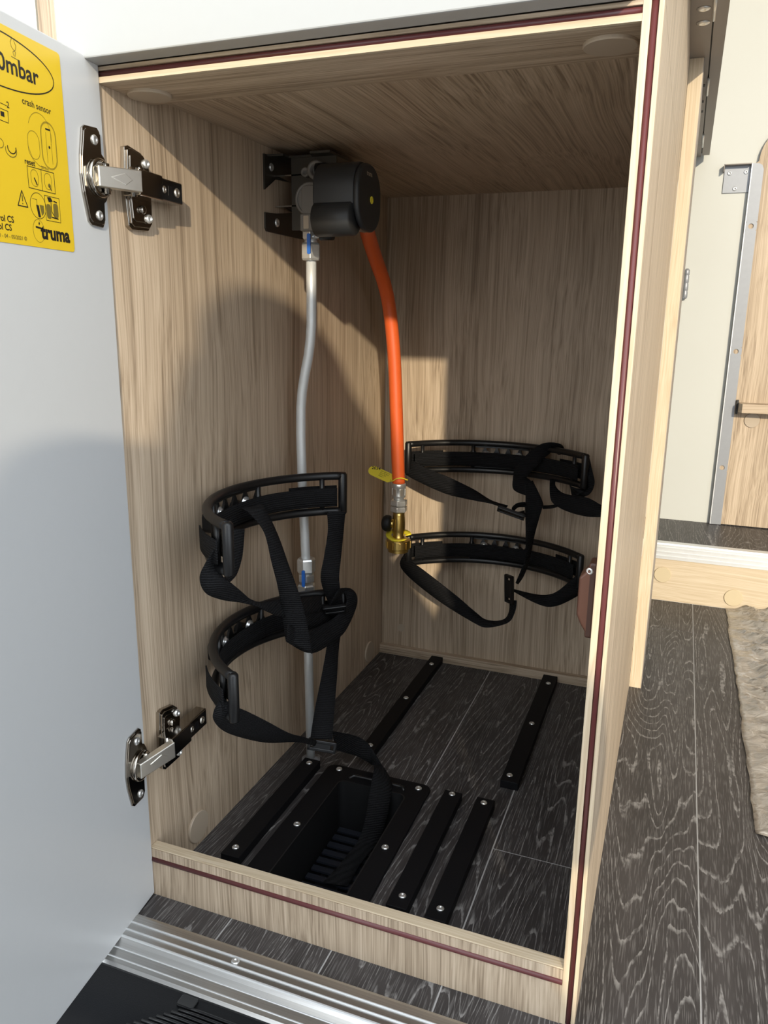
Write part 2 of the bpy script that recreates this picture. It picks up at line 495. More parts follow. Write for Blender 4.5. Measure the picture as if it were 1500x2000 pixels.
# aluminium threshold strip in front of the floor
thr = struct(MB().prism([(-0.0345, -0.03), (-0.0345, 0.0030), (-0.038, 0.0042), (-0.066, 0.0040), (-0.070, 0.0005), (-0.0755, -0.002), (-0.0900, -0.0045),
                         (-0.0925, -0.007), (-0.0915, -0.0105), (-0.060, -0.0105), (-0.060, -0.03)], 'yz', -0.62, 2.2).build('trim_1', ALU), 'ribbed aluminium threshold strip')
for yy, zz, w in ((-0.0475, 0.0040, 0.0012), (-0.0575, 0.0040, 0.0012), (-0.0660, 0.0032, 0.0022), (-0.0755, -0.0028, 0.0013), (-0.0850, -0.0045, 0.0013)):
    MB().prism([(yy - w / 2, zz), (yy + w / 2, zz), (yy + w * 0.35, zz + 0.0016), (yy - w * 0.35, zz + 0.0016)], 'yz', -0.62, 2.2).build('rib', ALUW, thr)
screw(thr, (0.1385, -0.0525, 0.0042), (0, 0, 1), 0.0042)

# wooden upright left of the white drawer front
struct(MB().box(-0.078, -0.0145, 0.021, 0.06, 0.0, 1.95).build('trim_2', OAK_Z), 'oak upright left of the white drawer front')
struct(MB().box(-0.090, -0.076, 0.055, 0.075, 0.0, 1.95).build('gap_shade_strip', DARKEDGE), 'dark strip standing in for the shade in the gap beside the oak upright')  # dark strip imitates the shade between upright and pale panel

# black entrance step below the threshold
step = thing('entrance_step', 'black plastic entrance step under the aluminium threshold', 'step', (0.2, -0.2, -0.42))
MB().box(-0.2, 0.9, -0.42, -0.03, -0.10, -0.062).build('step_body', STEPM, step, 0.006, 3)
MB().box(-0.15, 0.85, -0.38, -0.06, -0.42, -0.10).build('step_base', STEPM, step)
for k in range(12):
    y = -0.064 - 0.0048 * k
    x0 = 0.085 - 0.0055 * k
    MB().tube([(x0, y, -0.0615), (x0 + 0.02, y, -0.0605), (0.62, y, -0.0605)], 0.0016, 8).build('rib', BLACK, step)
MB().prism(rrect(0.083, -0.0585, 0.020, 0.014, 0.003), 'xy', -0.063, -0.0595).build('release_clip', BLACK, step, 0.001)
MB().tube([(0.1, -0.10, -0.061), (0.2, -0.088, -0.0605), (0.34, -0.093, -0.0605), (0.6, -0.12, -0.061)], 0.002, 8).build('moulded_bead', BLACK, step)

# ================================================================== THE CABINET
W, D, H = 0.45, 0.716, 0.8234
cab = thing('gas_locker', 'light oak gas bottle locker with an open white door', 'cabinet', (0.225, 0.36, 0.0))
MB().box(-0.014, 0.0, 0.0, 0.73, 0.0, 0.836).build('side_panel', OAK_Z, cab)
MB().box(W, W + 0.0138, 0.0058, 0.736, 0.0, 0.836).build('side_panel', OAK_Z, cab)
MB().box(0.0, W, D, 0.73, 0.0, 0.836).build('back_panel', OAK_Z, cab)
MB().box(0.0, W, 0.0749, D, 0.8303, 0.836).build('top_panel', OAK_Y, cab)
MB().box(0.0, W, 0.004, 0.0749, H, 0.836).build('top_rail', OAK_X, cab)
MB().box(0.0, W, 0.0, 0.0124, 0.0, 0.0585).build('bottom_rail', OAK_Z, cab)
MB().box(0.0, W, 0.0002, 0.0124, 0.0586, 0.0602).build('bottom_rail_lip', EDGE_X, cab, 0.0006)
MB().box(0.0, W, 0.7035, D, 0.0, 0.0165).build('back_batten', OAK_X, cab, 0.0008)
# edging of the front frame and its rubber seal
MB().box(0.0, W, 0.0, 0.0045, H, H + 0.0046).build('top_edging', EDGE_X, cab)
MB().box(0.0, W, 0.0, 0.0045, H + 0.0098, 0.836).build('top_edging', OAK_X, cab)
MB().tube([(0.0, 0.0032, H + 0.0072), (W, 0.0032, H + 0.0072)], 0.0026, 10).build('top_seal', SEAL, cab)
MB().box(W, W + 0.0054, 0.0, 0.006, 0.0, 0.836).build('post_edging', EDGE_Z, cab, 0.0004)
MB().box(W + 0.0103, W + 0.0138, 0.0, 0.006, 0.0, 0.836).build('post_edging', EDGE_Z, cab, 0.0006)
MB().tube([(W + 0.00785, 0.0036, 0.0), (W + 0.00785, 0.0036, 0.836)], 0.0027, 10).build('post_seal', SEAL, cab)
MB().tube([(0.0, 0.0008, 0.0455), (W, 0.0008, 0.0455)], 0.0030, 10).build('bottom_seal', SEAL, cab)
cover_cap(cab, (0, 0.0891, 0.0262), (1, 0, 0))
cover_cap(cab, (0, 0.6466, 0.0245), (1, 0, 0))
cover_cap(cab, (0.0225, 0.042, H), (0, 0, -1))
cover_cap(cab, (0.4265, 0.038, H), (0, 0, -1))
cover_cap(cab, (0.0389, D, 0.0524), (0, -1, 0), 0.0075, None, 0.0008)
# brown keeper on the right-hand wall, just inside the post
lp = [(0.4435, 0.4400), (0.4425, 0.4340), (0.4360, 0.4270), (0.4360, 0.3950), (0.4395, 0.3870), (0.4435, 0.3810), (0.4435, 0.3755), (W, 0.3755), (W, 0.4400)]
lk = MB().prism(lp, 'xz', 0.012, 0.032).build('latch_keeper', BROWN, cab, 0.002, 3)
tag(lk, 'brown plastic latch keeper')
screw(lk, (0.4440, 0.0130, 0.4330), (-0.3, -0.95, 0), 0.0030)

# ---- open white door: local axes e (away from the hinge), n (out of the inner face), z
E_ = Vector((0.123, -0.9924, 0)); N_ = Vector((0.9924, 0.123, 0)); P0 = Vector((0.003, -0.0005, 0))
def dpt(s, n, z):
    return P0 + E_ * s + N_ * n + Vector((0, 0, z))
def dbox(mb, s0, s1, n0, n1, z0, z1, mi=0):
    v = [dpt(s, n, z) for z in (z0, z1) for (s, n) in ((s0, n0), (s1, n0), (s1, n1), (s0, n1))]
    return mb.add(v, [(0, 3, 2, 1), (4, 5, 6, 7), (0, 1, 5, 4), (1, 2, 6, 5), (2, 3, 7, 6), (3, 0, 4, 7)], mi)
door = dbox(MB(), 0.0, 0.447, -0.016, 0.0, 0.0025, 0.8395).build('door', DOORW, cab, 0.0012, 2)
tag(door, 'open white laminate door')

# ---- yellow warning sticker with its print (one flat printed sheet on the door)
def sticker():
    mb = MB()
    SL, SR, Z0, Z1 = 0.212, 0.0545, 0.6795, 0.8298
    outline = rrect((SL + SR) / 2, (Z0 + Z1) / 2, SL - SR, Z1 - Z0, 0.003, 3)
    n0, n1 = 0.0001, 0.0004
    cnt = len(outline)
    v = [dpt(p[0], n0, p[1]) for p in outline] + [dpt(p[0], n1, p[1]) for p in outline]
    mb.add(v, [list(range(cnt)), list(range(cnt, 2 * cnt))] + [(i, (i + 1) % cnt, cnt + (i + 1) % cnt, cnt + i) for i in range(cnt)], 0)
    hn = 0.00055
    def stroke(pts, w, mi=1, closed=False):
        P = [Vector((p[0], p[1])) for p in pts]
        n = len(P)
        segs = n if closed else n - 1
        for i in range(segs):
            a, b = P[i], P[(i + 1) % n]
            d = b - a
            if d.length < 1e-9: continue
            d.normalize()
            q = Vector((-d.y, d.x)) * (w / 2)
            a2 = a - d * w * 0.3; b2 = b + d * w * 0.3
            mb.add([dpt(c.x, hn, c.y) for c in (a2 - q, b2 - q, b2 + q, a2 + q)], [(0, 1, 2, 3)], mi)
    def fill(pts, mi=1, h=hn):
        mb.add([dpt(p[0], h, p[1]) for p in pts], [list(range(len(pts)))], mi)
    def text(txt, s_right, z, size, mi=1, bold=0.0, left=None, nar=1.0):
        tv, tf = text_polys(txt, size, bold)
        if not tv: return
        tv = [(p[0] * nar, p[1], 0) for p in tv]
        w = max(p[0] for p in tv)
        s0 = left if left is not None else s_right + w
        mb.add([dpt(s0 - p[0], hn, z + p[1]) for p in tv], tf, mi)
    def ell(cs, cz, a, b, n=40, a0=0, a1=360):
        return [(cs + a * math.cos(math.radians(a0 + (a1 - a0) * k / n)), cz + b * math.sin(math.radians(a0 + (a1 - a0) * k / n))) for k in range(n + 1)]
    stroke(ell(0.1305, 0.8062, 0.0655, 0.0185, 64), 0.0009)
    text('30mbar', 0.0832, 0.7990, 0.0168, 1, 0.0003, None, 1.03)
    # small flame mark above the figure
    stroke([(0.1105, 0.8235), (0.1125, 0.8205), (0.1115, 0.8175), (0.1075, 0.815), (0.1085, 0.812)], 0.0004, 2)
    stroke([(0.1085, 0.8225), (0.1065, 0.8195), (0.1075, 0.8165), (0.1105, 0.8145), (0.1095, 0.812)], 0.0004, 2)
    stroke([(0.1055, 0.8105), (0.1125, 0.811)], 0.0005, 2)
    text('crash sensor', 0.0715, 0.7815, 0.0066, 1, 0.00005)
    # outline drawing of the pressure regulator
    stroke(rrect(0.0775, 0.7575, 0.0185, 0.0345, 0.009), 0.00035, 2, True)
    stroke(rrect(0.0775, 0.7575, 0.0170, 0.0330, 0.0082), 0.0003, 2, True)
    stroke([(0.0805, 0.767), (0.0805, 0.7445)], 0.0003, 2); stroke([(0.0745, 0.7675), (0.0745, 0.7445)], 0.0003, 2)
    fill([(0.0805, 0.7700), (0.0745, 0.7700), (0.0745, 0.7688), (0.0805, 0.7688)], 1)
    fill(circle(0.0772, 0.7565, 0.0011, 10), 1)
    stroke(ell(0.0875, 0.7640, 0.0135, 0.0150, 24, 20, 200), 0.0003, 2)
    stroke(rrect(0.0960, 0.7545, 0.0135, 0.0200, 0.0066), 0.00035, 2, True)
    stroke([(0.1025, 0.752), (0.0985, 0.7440), (0.0915, 0.7405), (0.0835, 0.7405)], 0.00035, 2)
    text('reset', 0.0965, 0.7392, 0.0058, 1, 0.0001)
    text('30 min', 0.0805, 0.7388, 0.0034, 2)
    stroke([(0.1062, 0.7380), (0.0745, 0.7380), (0.0745, 0.7225), (0.1062, 0.7225)], 0.0005, 1, True)
    stroke([(0.0902, 0.7380), (0.0902, 0.7225)], 0.0004, 1)
    stroke(rrect(0.0985, 0.7305, 0.0085, 0.0120, 0.004), 0.00035, 2, True)
    stroke(rrect(0.0825, 0.7305, 0.0085, 0.0120, 0.004), 0.00035, 2, True)
    fill([(0.0995, 0.7305), (0.0985, 0.7310), (0.0955, 0.7262), (0.0968, 0.7258)], 1)
    fill(circle(0.0812, 0.7275, 0.0017, 10), 2); stroke([(0.0818, 0.7275), (0.0788, 0.7242)], 0.0008, 1)
    # warning triangle
    stroke([(0.1150, 0.7190), (0.1205, 0.7078), (0.1095, 0.7078)], 0.0008, 1, True)
    stroke([(0.1150, 0.7155), (0.1150, 0.7115)], 0.0008, 1); fill(circle(0.1150, 0.7097, 0.0005, 8), 1)
    # round picture and square picture
    stroke(ell(0.0972, 0.7105, 0.0092, 0.0095, 30), 0.0004, 1)
    stroke([(0.1035, 0.7150), (0.0985, 0.7150), (0.0985, 0.7065)], 0.0004, 2)
    fill([(0.0995, 0.7110), (0.0965, 0.7110), (0.0950, 0.7022), (0.0978, 0.7022)], 1)
    fill([(0.0955, 0.7115), (0.0905, 0.7115), (0.0905, 0.7060), (0.0935, 0.7035)], 2)
    stroke([(0.0885, 0.7195), (0.0705, 0.7195), (0.0705, 0.7010), (0.0885, 0.7010)], 0.0004, 1, True)
    fill(rrect(0.0845, 0.7080, 0.0058, 0.0110, 0.0022, 3), 2); fill(rrect(0.0757, 0.7095, 0.0060, 0.0110, 0.0022, 3), 2)
    fill([(0.0855, 0.7185), (0.0812, 0.7190), (0.0788, 0.7162), (0.0838, 0.7150)], 1)
    stroke([(0.0812, 0.7160), (0.0808, 0.7080), (0.0765, 0.7035)], 0.0007, 1)
    stroke([(0.0775, 0.7165), (0.0740, 0.7160)], 0.001, 1); stroke([(0.0810, 0.7040), (0.0735, 0.7035)], 0.0010, 1)
    # maker's word mark
    stroke(ell(0.0990, 0.6918, 0.0068, 0.0085, 26), 0.0003, 2)
    text('truma', 0.0600, 0.6868, 0.0148, 1, 0.0006)
    stroke([(0.1020, 0.6945), (0.0940, 0.6938)], 0.0014, 1)
    fill([(0.0988, 0.6972), (0.0978, 0.6990), (0.0970, 0.6975), (0.0979, 0.6960)], 1)
    # lines cut off by the picture edge
    text('DuoControl CS', 0.1268, 0.6945, 0.0064, 1, 0.00012)
    text('MonoControl CS', 0.1300, 0.6885, 0.0064, 1, 0.00012)
    text('D - 04 - 05/2021 \u00a9', 0.1140, 0.6830, 0.0040, 2, 0.00005)
    text('2', 0.1200, 0.7745, 0.0060, 1, 0.00005)
    stroke([(0.1295, 0.7760), (0.1225, 0.7755)], 0.0004, 1)
    stroke([(0.1360, 0.7725), (0.1220, 0.7720), (0.1225, 0.7640), (0.1365, 0.7645)], 0.0004, 1, True)
    fill([(0.1300, 0.7705), (0.1262, 0.7705), (0.1262, 0.7672), (0.1300, 0.7672)], 1)
    stroke(ell(0.1225, 0.7455, 0.0060, 0.0045, 14, 150, 380), 0.0006, 2)
    stroke(ell(0.1215, 0.7475, 0.0045, 0.0040, 14, 170, 370), 0.0008, 1)
    stroke(ell(0.1350, 0.7485, 0.0050, 0.0035, 14, 0, 260), 0.0005, 2)
    stroke(ell(0.1700, 0.7400, 0.0220, 0.0160, 30), 0.0004, 2)
    o = mb.build('warning_sticker', [STICK, INK, LINE], door)
    tag(o, 'yellow gas regulator warning sticker')
    # face the print outwards
    return o
sticker()

# ---- two concealed hinges
def hinge(zd, zw, up):
    """door plate centre height zd, wall plate centre height zw"""
    h = bpy.data.objects.new('hinge', None); h.empty_display_size = 0.02
    COL.objects.link(h); h.location = (0.0, 0.03, zw); attach(h, cab)
    tag(h, 'nickel plated concealed hinge near the %s of the door' % ('top' if up else 'bottom'))
    # wing plate screwed to the door
    mb = MB()
    out = [(0.0300, 0.0395), (0.0120, 0.0410), (0.0085, 0.0380), (0.0085, 0.0215), (0.0040, 0.0185), (0.0000, 0.0110), (-0.0006, 0.0), (0.0010, -0.0110),
           (0.0045, -0.0170), (0.0090, -0.0205), (0.0095, -0.0360), (0.0125, -0.0405), (0.0290, -0.0400), (0.0330, -0.0370), (0.0385, -0.0150), (0.0400, 0.0), (0.0385, 0.0150), (0.0335, 0.0370)]
    for n0, n1, sh in ((0.0002, 0.0022, 1.0), (0.0022, 0.0032, 0.94)):
        v = [dpt(0.02 + (s - 0.02) * sh, n0, zd + z * sh) for s, z in out] + [dpt(0.02 + (s - 0.02) * sh, n1, zd + z * sh) for s, z in out]
        c = len(out)
        mb.add(v, [list(range(c)), list(range(c, 2 * c))] + [(i, (i + 1) % c, c + (i + 1) % c, c + i) for i in range(c)])
    mb.build('door_plate', NICKEL, h, 0.0006)
    mb = MB()
    mb.lathe([(0.0165, 0.003), (0.0160, 0.0060), (0.0135, 0.0070), (0.0115, 0.0035), (0.0100, 0.0034)], dpt(0.0155, 0, zd), N_, 28)
    mb.build('hinge_cup', NICKEL, h)
    mb = MB().tube([dpt(0.010, 0.007, zd - 0.0125), dpt(0.010, 0.007, zd + 0.0125)], 0.0030, 10)
    mb.build('pivot_pin', NICKEL, h)
    for dz in (0.0300, -0.0310):
        screw(h, dpt(0.0190, 0.0032, zd + dz), N_, 0.0042, ZINC)
    # cross plate on the wall
    mb = MB()
    o2 = [(0.0245, 0.0345), (0.0300, 0.0365), (0.0480, 0.0330), (0.0560, 0.0260), (0.0580, 0.0120), (0.0580, -0.0120), (0.0570, -0.0310), (0.0530, -0.0355), (0.0290, -0.0365), (0.0245, -0.0335),
          (0.0225, -0.0120), (0.0225, 0.0120)]
    for x0, x1, sh in ((0.0002, 0.0050, 1.0), (0.0050, 0.0075, 0.93), (0.0075, 0.0085, 0.80)):
        pts = [(0.040 + (y - 0.040) * sh, zw + z * sh) for y, z in o2]
        mb.prism(pts, 'yz', x0, x1)
    mb.build('wall_plate', NICKEL, h, 0.0010, 3)
    for dz in (0.0235, -0.0250):
        screw(h, (0.0085, 0.0490, zw + dz), (1, -0.15, 0), 0.0042, ZINC, h=0.0032)
        MB().lathe([(0.0040, 0), (0.0036, 0.003), (0.0015, 0.0036)], (0.0085, 0.0395, zw + dz * 0.72), (1, 0, 0), 14).build('rivet', NICKEL, h)
    # arm housing with its screws
    arm = MB()
    za = zw + 0.002
    arm.add([(0.0085, 0.034, za - 0.0100), (0.0240, 0.034, za - 0.0100), (0.0205, 0.089, za - 0.0100), (0.0065, 0.089, za - 0.0100),
             (0.0085, 0.034, za + 0.0100), (0.0240, 0.034, za + 0.0100), (0.0205, 0.089, za + 0.0100), (0.0065, 0.089, za + 0.0100)],
            [(0, 3, 2, 1), (4, 5, 6, 7), (0, 1, 5, 4), (1, 2, 6, 5), (2, 3, 7, 6), (3, 0, 4, 7)])
    arm.build('hinge_arm', NICKEL, h, 0.0012, 3)
    sl = MB()
    sl.add([(0.0080, 0.014, za - 0.0112), (0.0275, 0.014, za - 0.0112), (0.0250, 0.052, za - 0.0112), (0.0080, 0.052, za - 0.0112),
            (0.0080, 0.014, za + 0.0112), (0.0275, 0.014, za + 0.0112), (0.0250, 0.052, za + 0.0112), (0.0080, 0.052, za + 0.0112)],
           [(0, 3, 2, 1), (4, 5, 6, 7), (0, 1, 5, 4), (1, 2, 6, 5), (2, 3, 7, 6), (3, 0, 4, 7)])
    sl.build('arm_sleeve', NICKEL, h, 0.0012, 3)
    def arm_x(y): return 0.0240 - (y - 0.034) * 0.0636
    for yy, rr in ((0.0570, 0.0034), (0.0790, 0.0044)):
        screw(h, (arm_x(yy) - 0.0004, yy, za), (1, 0.05, 0), rr, NICKEL2)
    MB().box(arm_x(0.0670) - 0.002, arm_x(0.0670) + 0.0004, 0.0640, 0.0700, za - 0.0042, za + 0.0042).build('slot', BLACK, h)
    # bright link between cup and arm
    lk = MB()
    A = dpt(0.024, 0.0045, zd); B = Vector((0.0245, 0.0165, za))
    t = (B - A); t.z = 0; t.normalize()
    nn = Vector((-t.y, t.x, 0))
    if nn.x < 0: nn = -nn
    c0 = []
    for P, hh in ((A, 0.0085), (B, 0.0092)):
        for dz in (-hh, hh):
            c0 += [P + Vector((0, 0, dz)) - nn * 0.002, P + Vector((0, 0, dz)) + nn * 0.0065]
    lk.add(c0, [(0, 1, 3, 2), (4, 6, 7, 5), (0, 2, 6, 4), (1, 5, 7, 3), (2, 3, 7, 6), (0, 4, 5, 1)])
    lk.build('hinge_link', NICKEL2, h, 0.0010, 3)
    M1 = A.lerp(B, 0.55) + nn * 0.0066
    pl = MB()
    zz = Vector((0, 0, 1))
    q = [M1 - t * 0.012, M1 + t * 0.002 - zz * 0.005, M1 + t * 0.009, M1 + t * 0.002 + zz * 0.005]
    pl.add([p + nn * 0.0005 for p in q] + [p - nn * 0.001 for p in q], [(0, 1, 2, 3), (4, 7, 6, 5)] + [(i, (i + 1) % 4, 4 + (i + 1) % 4, 4 + i) for i in range(4)])
    pl.build('pressed_mark', NICKEL2, h, 0.0004)
    MB().tube([(0.0200, 0.0150, za - 0.0125), (0.0200, 0.0150, za + 0.0125)], 0.0028, 12).build('arm_pin', NICKEL, h)
    return h
hinge(0.7440, 0.7430, True)
hinge(0.1718, 0.1765, False)

# ---- white drawer front above the locker
up = thing('drawer_front', 'white drawer front overhanging the top of the open locker', 'drawer', (0.225, -0.01, 0.836))
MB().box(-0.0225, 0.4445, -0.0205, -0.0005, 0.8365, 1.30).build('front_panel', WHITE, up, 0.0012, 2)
MB().box(0.4502, 0.4638, 0.0, 0.736, 0.8365, 1.006).build('side_panel', OAK_Z, up)
MB().box(-0.012, 0.4445, 0.0, 0.60, 0.8385, 1.006).build('drawer_box', BEIGEM, up)

# ================================================================== right of the locker
bt = thing('oak_batten', 'sunlit oak batten standing behind the right side of the locker', 'batten', (0.474, 0.75, 0.0))
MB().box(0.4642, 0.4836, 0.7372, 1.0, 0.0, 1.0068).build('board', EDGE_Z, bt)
MB().box(0.4836, 0.4846, 0.7372, 1.0, 0.0, 1.0068).build('shaded_side', BEIGEM, bt)  # grey-beige strip puts the shade on the board's side into colour

bench = thing('hinged_bench_top', 'grey beige bench underside with a long piano hinge above the batten', 'bench', (0.48, 0.9, 1.007))
MB().box(-0.02, 0.4905, 0.15, 1.478, 1.0072, 1.03).build('underside_board', BEIGEM, bench)
MB().box(0.4925, 0.5085, 0.15, 1.455, 1.0060, 1.03).build('flap', BEIGEM, bench)
MB().box(0.4905, 0.4925, 0.15, 1.455, 1.010, 1.03).build('hinge_gap', DARKEDGE, bench)  # dark strip in place of the shade between board and flap
for y0, y1 in ((0.50, 0.585), (0.845, 0.94), (1.24, 1.36)):
    MB().tube([(0.4920, y0, 1.0058), (0.4920, y1, 1.0058)], 0.0022, 10).build('hinge_knuckle', ZINC, bench)
for y in (0.545, 0.595):
    MB().lathe([(0.0085, 0), (0.0085, 0.0006), (0.0045, 0.0022), (0.0022, 0.0016), (0.0005, 0.0012)], (0.4795, y, 1.0072), (0, 0, -1), 24).build('screw', ZINC, bench)
for y in (0.88, 0.98, 1.05):
    MB().box(0.4845, 0.4875, y, y + 0.012, 1.0064, 1.0080).build('slot', DARKEDGE, bench)

# raised step at the far end
rs = thing('raised_step', 'raised step with sunlit oak riser and aluminium nosing at the far wall', 'step', (0.9, 1.3, 0.0))
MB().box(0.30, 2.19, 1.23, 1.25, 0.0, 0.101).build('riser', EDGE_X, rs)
MB().box(0.30, 2.19, 1.2305, 1.479, 0.1, 0.1372).build('tread', FLOOR, rs)
nz = MB().prism([(1.2275, 0.101), (1.2275, 0.135), (1.2290, 0.1385), (1.2480, 0.1390), (1.2480, 0.1372), (1.2305, 0.1372), (1.2305, 0.101)], 'yz', 0.30, 2.19).build('nosing', ALUW, rs)
for z in (0.1065, 0.1165, 0.1270):
    MB().box(0.30, 2.19, 1.2260, 1.2276, z, z + 0.0030).build('rib', ALUW, nz)
cover_cap(rs, (0.5013, 1.23, 0.0627), (0, -1, 0), 0.0185, CAPL)
cover_cap(rs, (0.6562, 1.23, 0.0275), (0, -1, 0), 0.0195, CAPL)

# aluminium angle rail and its wall bracket
ar = thing('angle_rail', 'upright grey aluminium angle rail with round holes on the white wall', 'rail', (0.615, 1.46, 0.138))
rail_holes = [0.850, 0.5665, 0.2835]
pts_l = 0.6025; pts_r = 0.6265
zs = [0.1385] + sorted(rail_holes) + [0.985]
rm = MB()
# front flange in slices so that the holes are real openings
hr = 0.0058
cx = 0.6140
prev = 0.1385
for zc in sorted(rail_holes):
    rm.box(pts_l, pts_r, 1.4665, 1.4683, prev, zc - 0.010)
    ring_o = []
    ring_i = []
    n = 24
    for k in range(n):
        a = 2 * math.pi * k / n + math.pi / 4
        ca, sa = math.cos(a), math.sin(a)
        sx = (pts_r - cx) if ca > 0 else (cx - pts_l)
        q = min(sx / abs(ca) if abs(ca) > 1e-6 else 9, 0.010 / abs(sa) if abs(sa) > 1e-6 else 9)
        ring_o.append((cx + ca * q, zc + sa * q)); ring_i.append((cx + ca * hr, zc + sa * hr))
    v = [(p[0], 1.4665, p[1]) for p in ring_o] + [(p[0], 1.4665, p[1]) for p in ring_i] + [(p[0], 1.4683, p[1]) for p in ring_o] + [(p[0], 1.4683, p[1]) for p in ring_i]
    F = []
    for k in range(n):
        j = (k + 1) % n
        F += [(k, j, n + j, n + k), (2 * n + k, 3 * n + k, 3 * n + j, 2 * n + j), (n + k, n + j, 3 * n + j, 3 * n + k)]
    rm.add(v, F)
    prev = zc + 0.010
rm.prism([(pts_l, prev), (pts_r, prev), (pts_r, 0.972), (pts_r - 0.004, 0.981), (pts_r - 0.011, 0.985), (pts_l, 0.985)], 'xz', 1.4665, 1.4683)
rm.build('front_flange', RAILM, ar)
MB().box(0.6005, 0.6025, 1.4665, 1.479, 0.1385, 0.985).build('side_flange', ALUW, ar)
MB().box(0.5445, 0.6005, 1.4770, 1.4795, 0.925, 0.985).build('bracket_plate', RAILM, ar, 0.0006)
MB().box(0.5425, 0.6005, 1.4600, 1.4770, 0.9835, 0.9855).build('bracket_hood', BEIGEM, ar)
MB().box(0.5425, 0.5440, 1.4600, 1.4795, 0.970, 0.9855).build('bracket_cheek', BEIGEM, ar)
for x, z in ((0.5560, 0.968), (0.5905, 0.969), (0.5705, 0.934)):
    screw(ar, (x, 1.4770, z), (0, -1, 0), 0.0048, ZINC)

# oak panel with rounded corner and shelf
op = thing('oak_wall_panel', 'oak wall panel with a rounded top corner behind the angle rail', 'panel', (0.9, 1.46, 0.138))
pp = [(0.6045, 0.1400), (1.6, 0.1400), (1.6, 1.075), (0.700, 1.075)]
for k in range(1, 9):
    a = math.radians(90 + 90 * k / 8)
    pp.append((0.700 + 0.085 * math.cos(a), 0.990 + 0.085 * math.sin(a)))
pp += [(0.6045, 0.982)]
MB().prism(pp, 'xz', 1.4688, 1.4790).build('panel', OAK_Z, op)
cover_cap(op, (0.668, 1.4688, 0.4040), (0, -1, 0), 0.0175)
sh = thing('oak_shelf', 'small oak shelf board fixed on the oak wall panel', 'shelf', (0.8, 1.42, 0.43))
MB().prism([(0.6330, 1.4683), (0.6340, 1.4400), (0.6400, 1.4260), (1.3, 1.4260), (1.3, 1.4683)], 'xy', 0.4245, 0.4460).build('board', OAK_X, sh, 0.0008)
MB().box(0.6285, 0.6335, 1.460, 1.4688, 0.418, 0.452).build('end_gasket', DARKEDGE, sh)

# ribbed cable clip peeking out behind the batten
cl = MB().lathe([(0.004, 0), (0.0062, 0.004), (0.0062, 0.016), (0.0050, 0.018), (0.0062, 0.020), (0.0062, 0.034), (0.0050, 0.036), (0.0062, 0.038), (0.0062, 0.052), (0.0050, 0.054),
                 (0.0062, 0.056), (0.0062, 0.066), (0.003, 0.070)], (0.4860, 1.4715, 0.6880), (0, 0, 1), 16).build('cable_clip', RAILM)
tag(cl, 'small ribbed grey cable clip on the white wall behind the batten', 'clip')

# crinkled protective film on the floor
def film():
    nx, ny = 90, 150
    x0, y0, y1 = 0.6435, 0.356, 1.2262
    v = []; F = []
    for j in range(ny + 1):
        for i in range(nx + 1):
            y = y0 + (y1 - y0) * j / ny
            x = x0 + 0.62 * i / nx + (0.0025 * noise.noise((0, y * 30, 3.3)) if i < 3 else 0) + 0.002 * noise.noise((x0 + i, y * 9, 1))
            if j < 2: y += 0.006 * noise.noise((x * 40, 0.2, 7.7)) + 0.012 * max(0, 1 - i / 5.0)
            p = Vector((x * 40 + y * 12, y * 34, 0.5))
            h = (1 - abs(noise.noise(p * 0.55))) ** 4 * 0.014 + (1 - abs(noise.noise(p * 1.4 + Vector((3, 1, 0))))) ** 4 * 0.005
            h += 0.006 * max(0, noise.noise((x * 14, y * 8, 2.0)))
            edge = min(1.0, i / 9.0)
            v.append((x, y, 0.0010 + h * (0.05 + 0.95 * edge)))
    for j in range(ny):
        for i in range(nx):
            a = j * (nx + 1) + i
            F.append((a, a + 1, a + nx + 2, a + nx + 1))
    mb = MB(); mb.add(v, F, 0, True)
    o = mb.build('protective_film', FILM)
    md = o.modifiers.new('thickness', 'SOLIDIFY'); md.thickness = 0.0008; md.offset = -1
    tag(o, 'crinkled translucent protective film lying on the floor', 'film')
film()
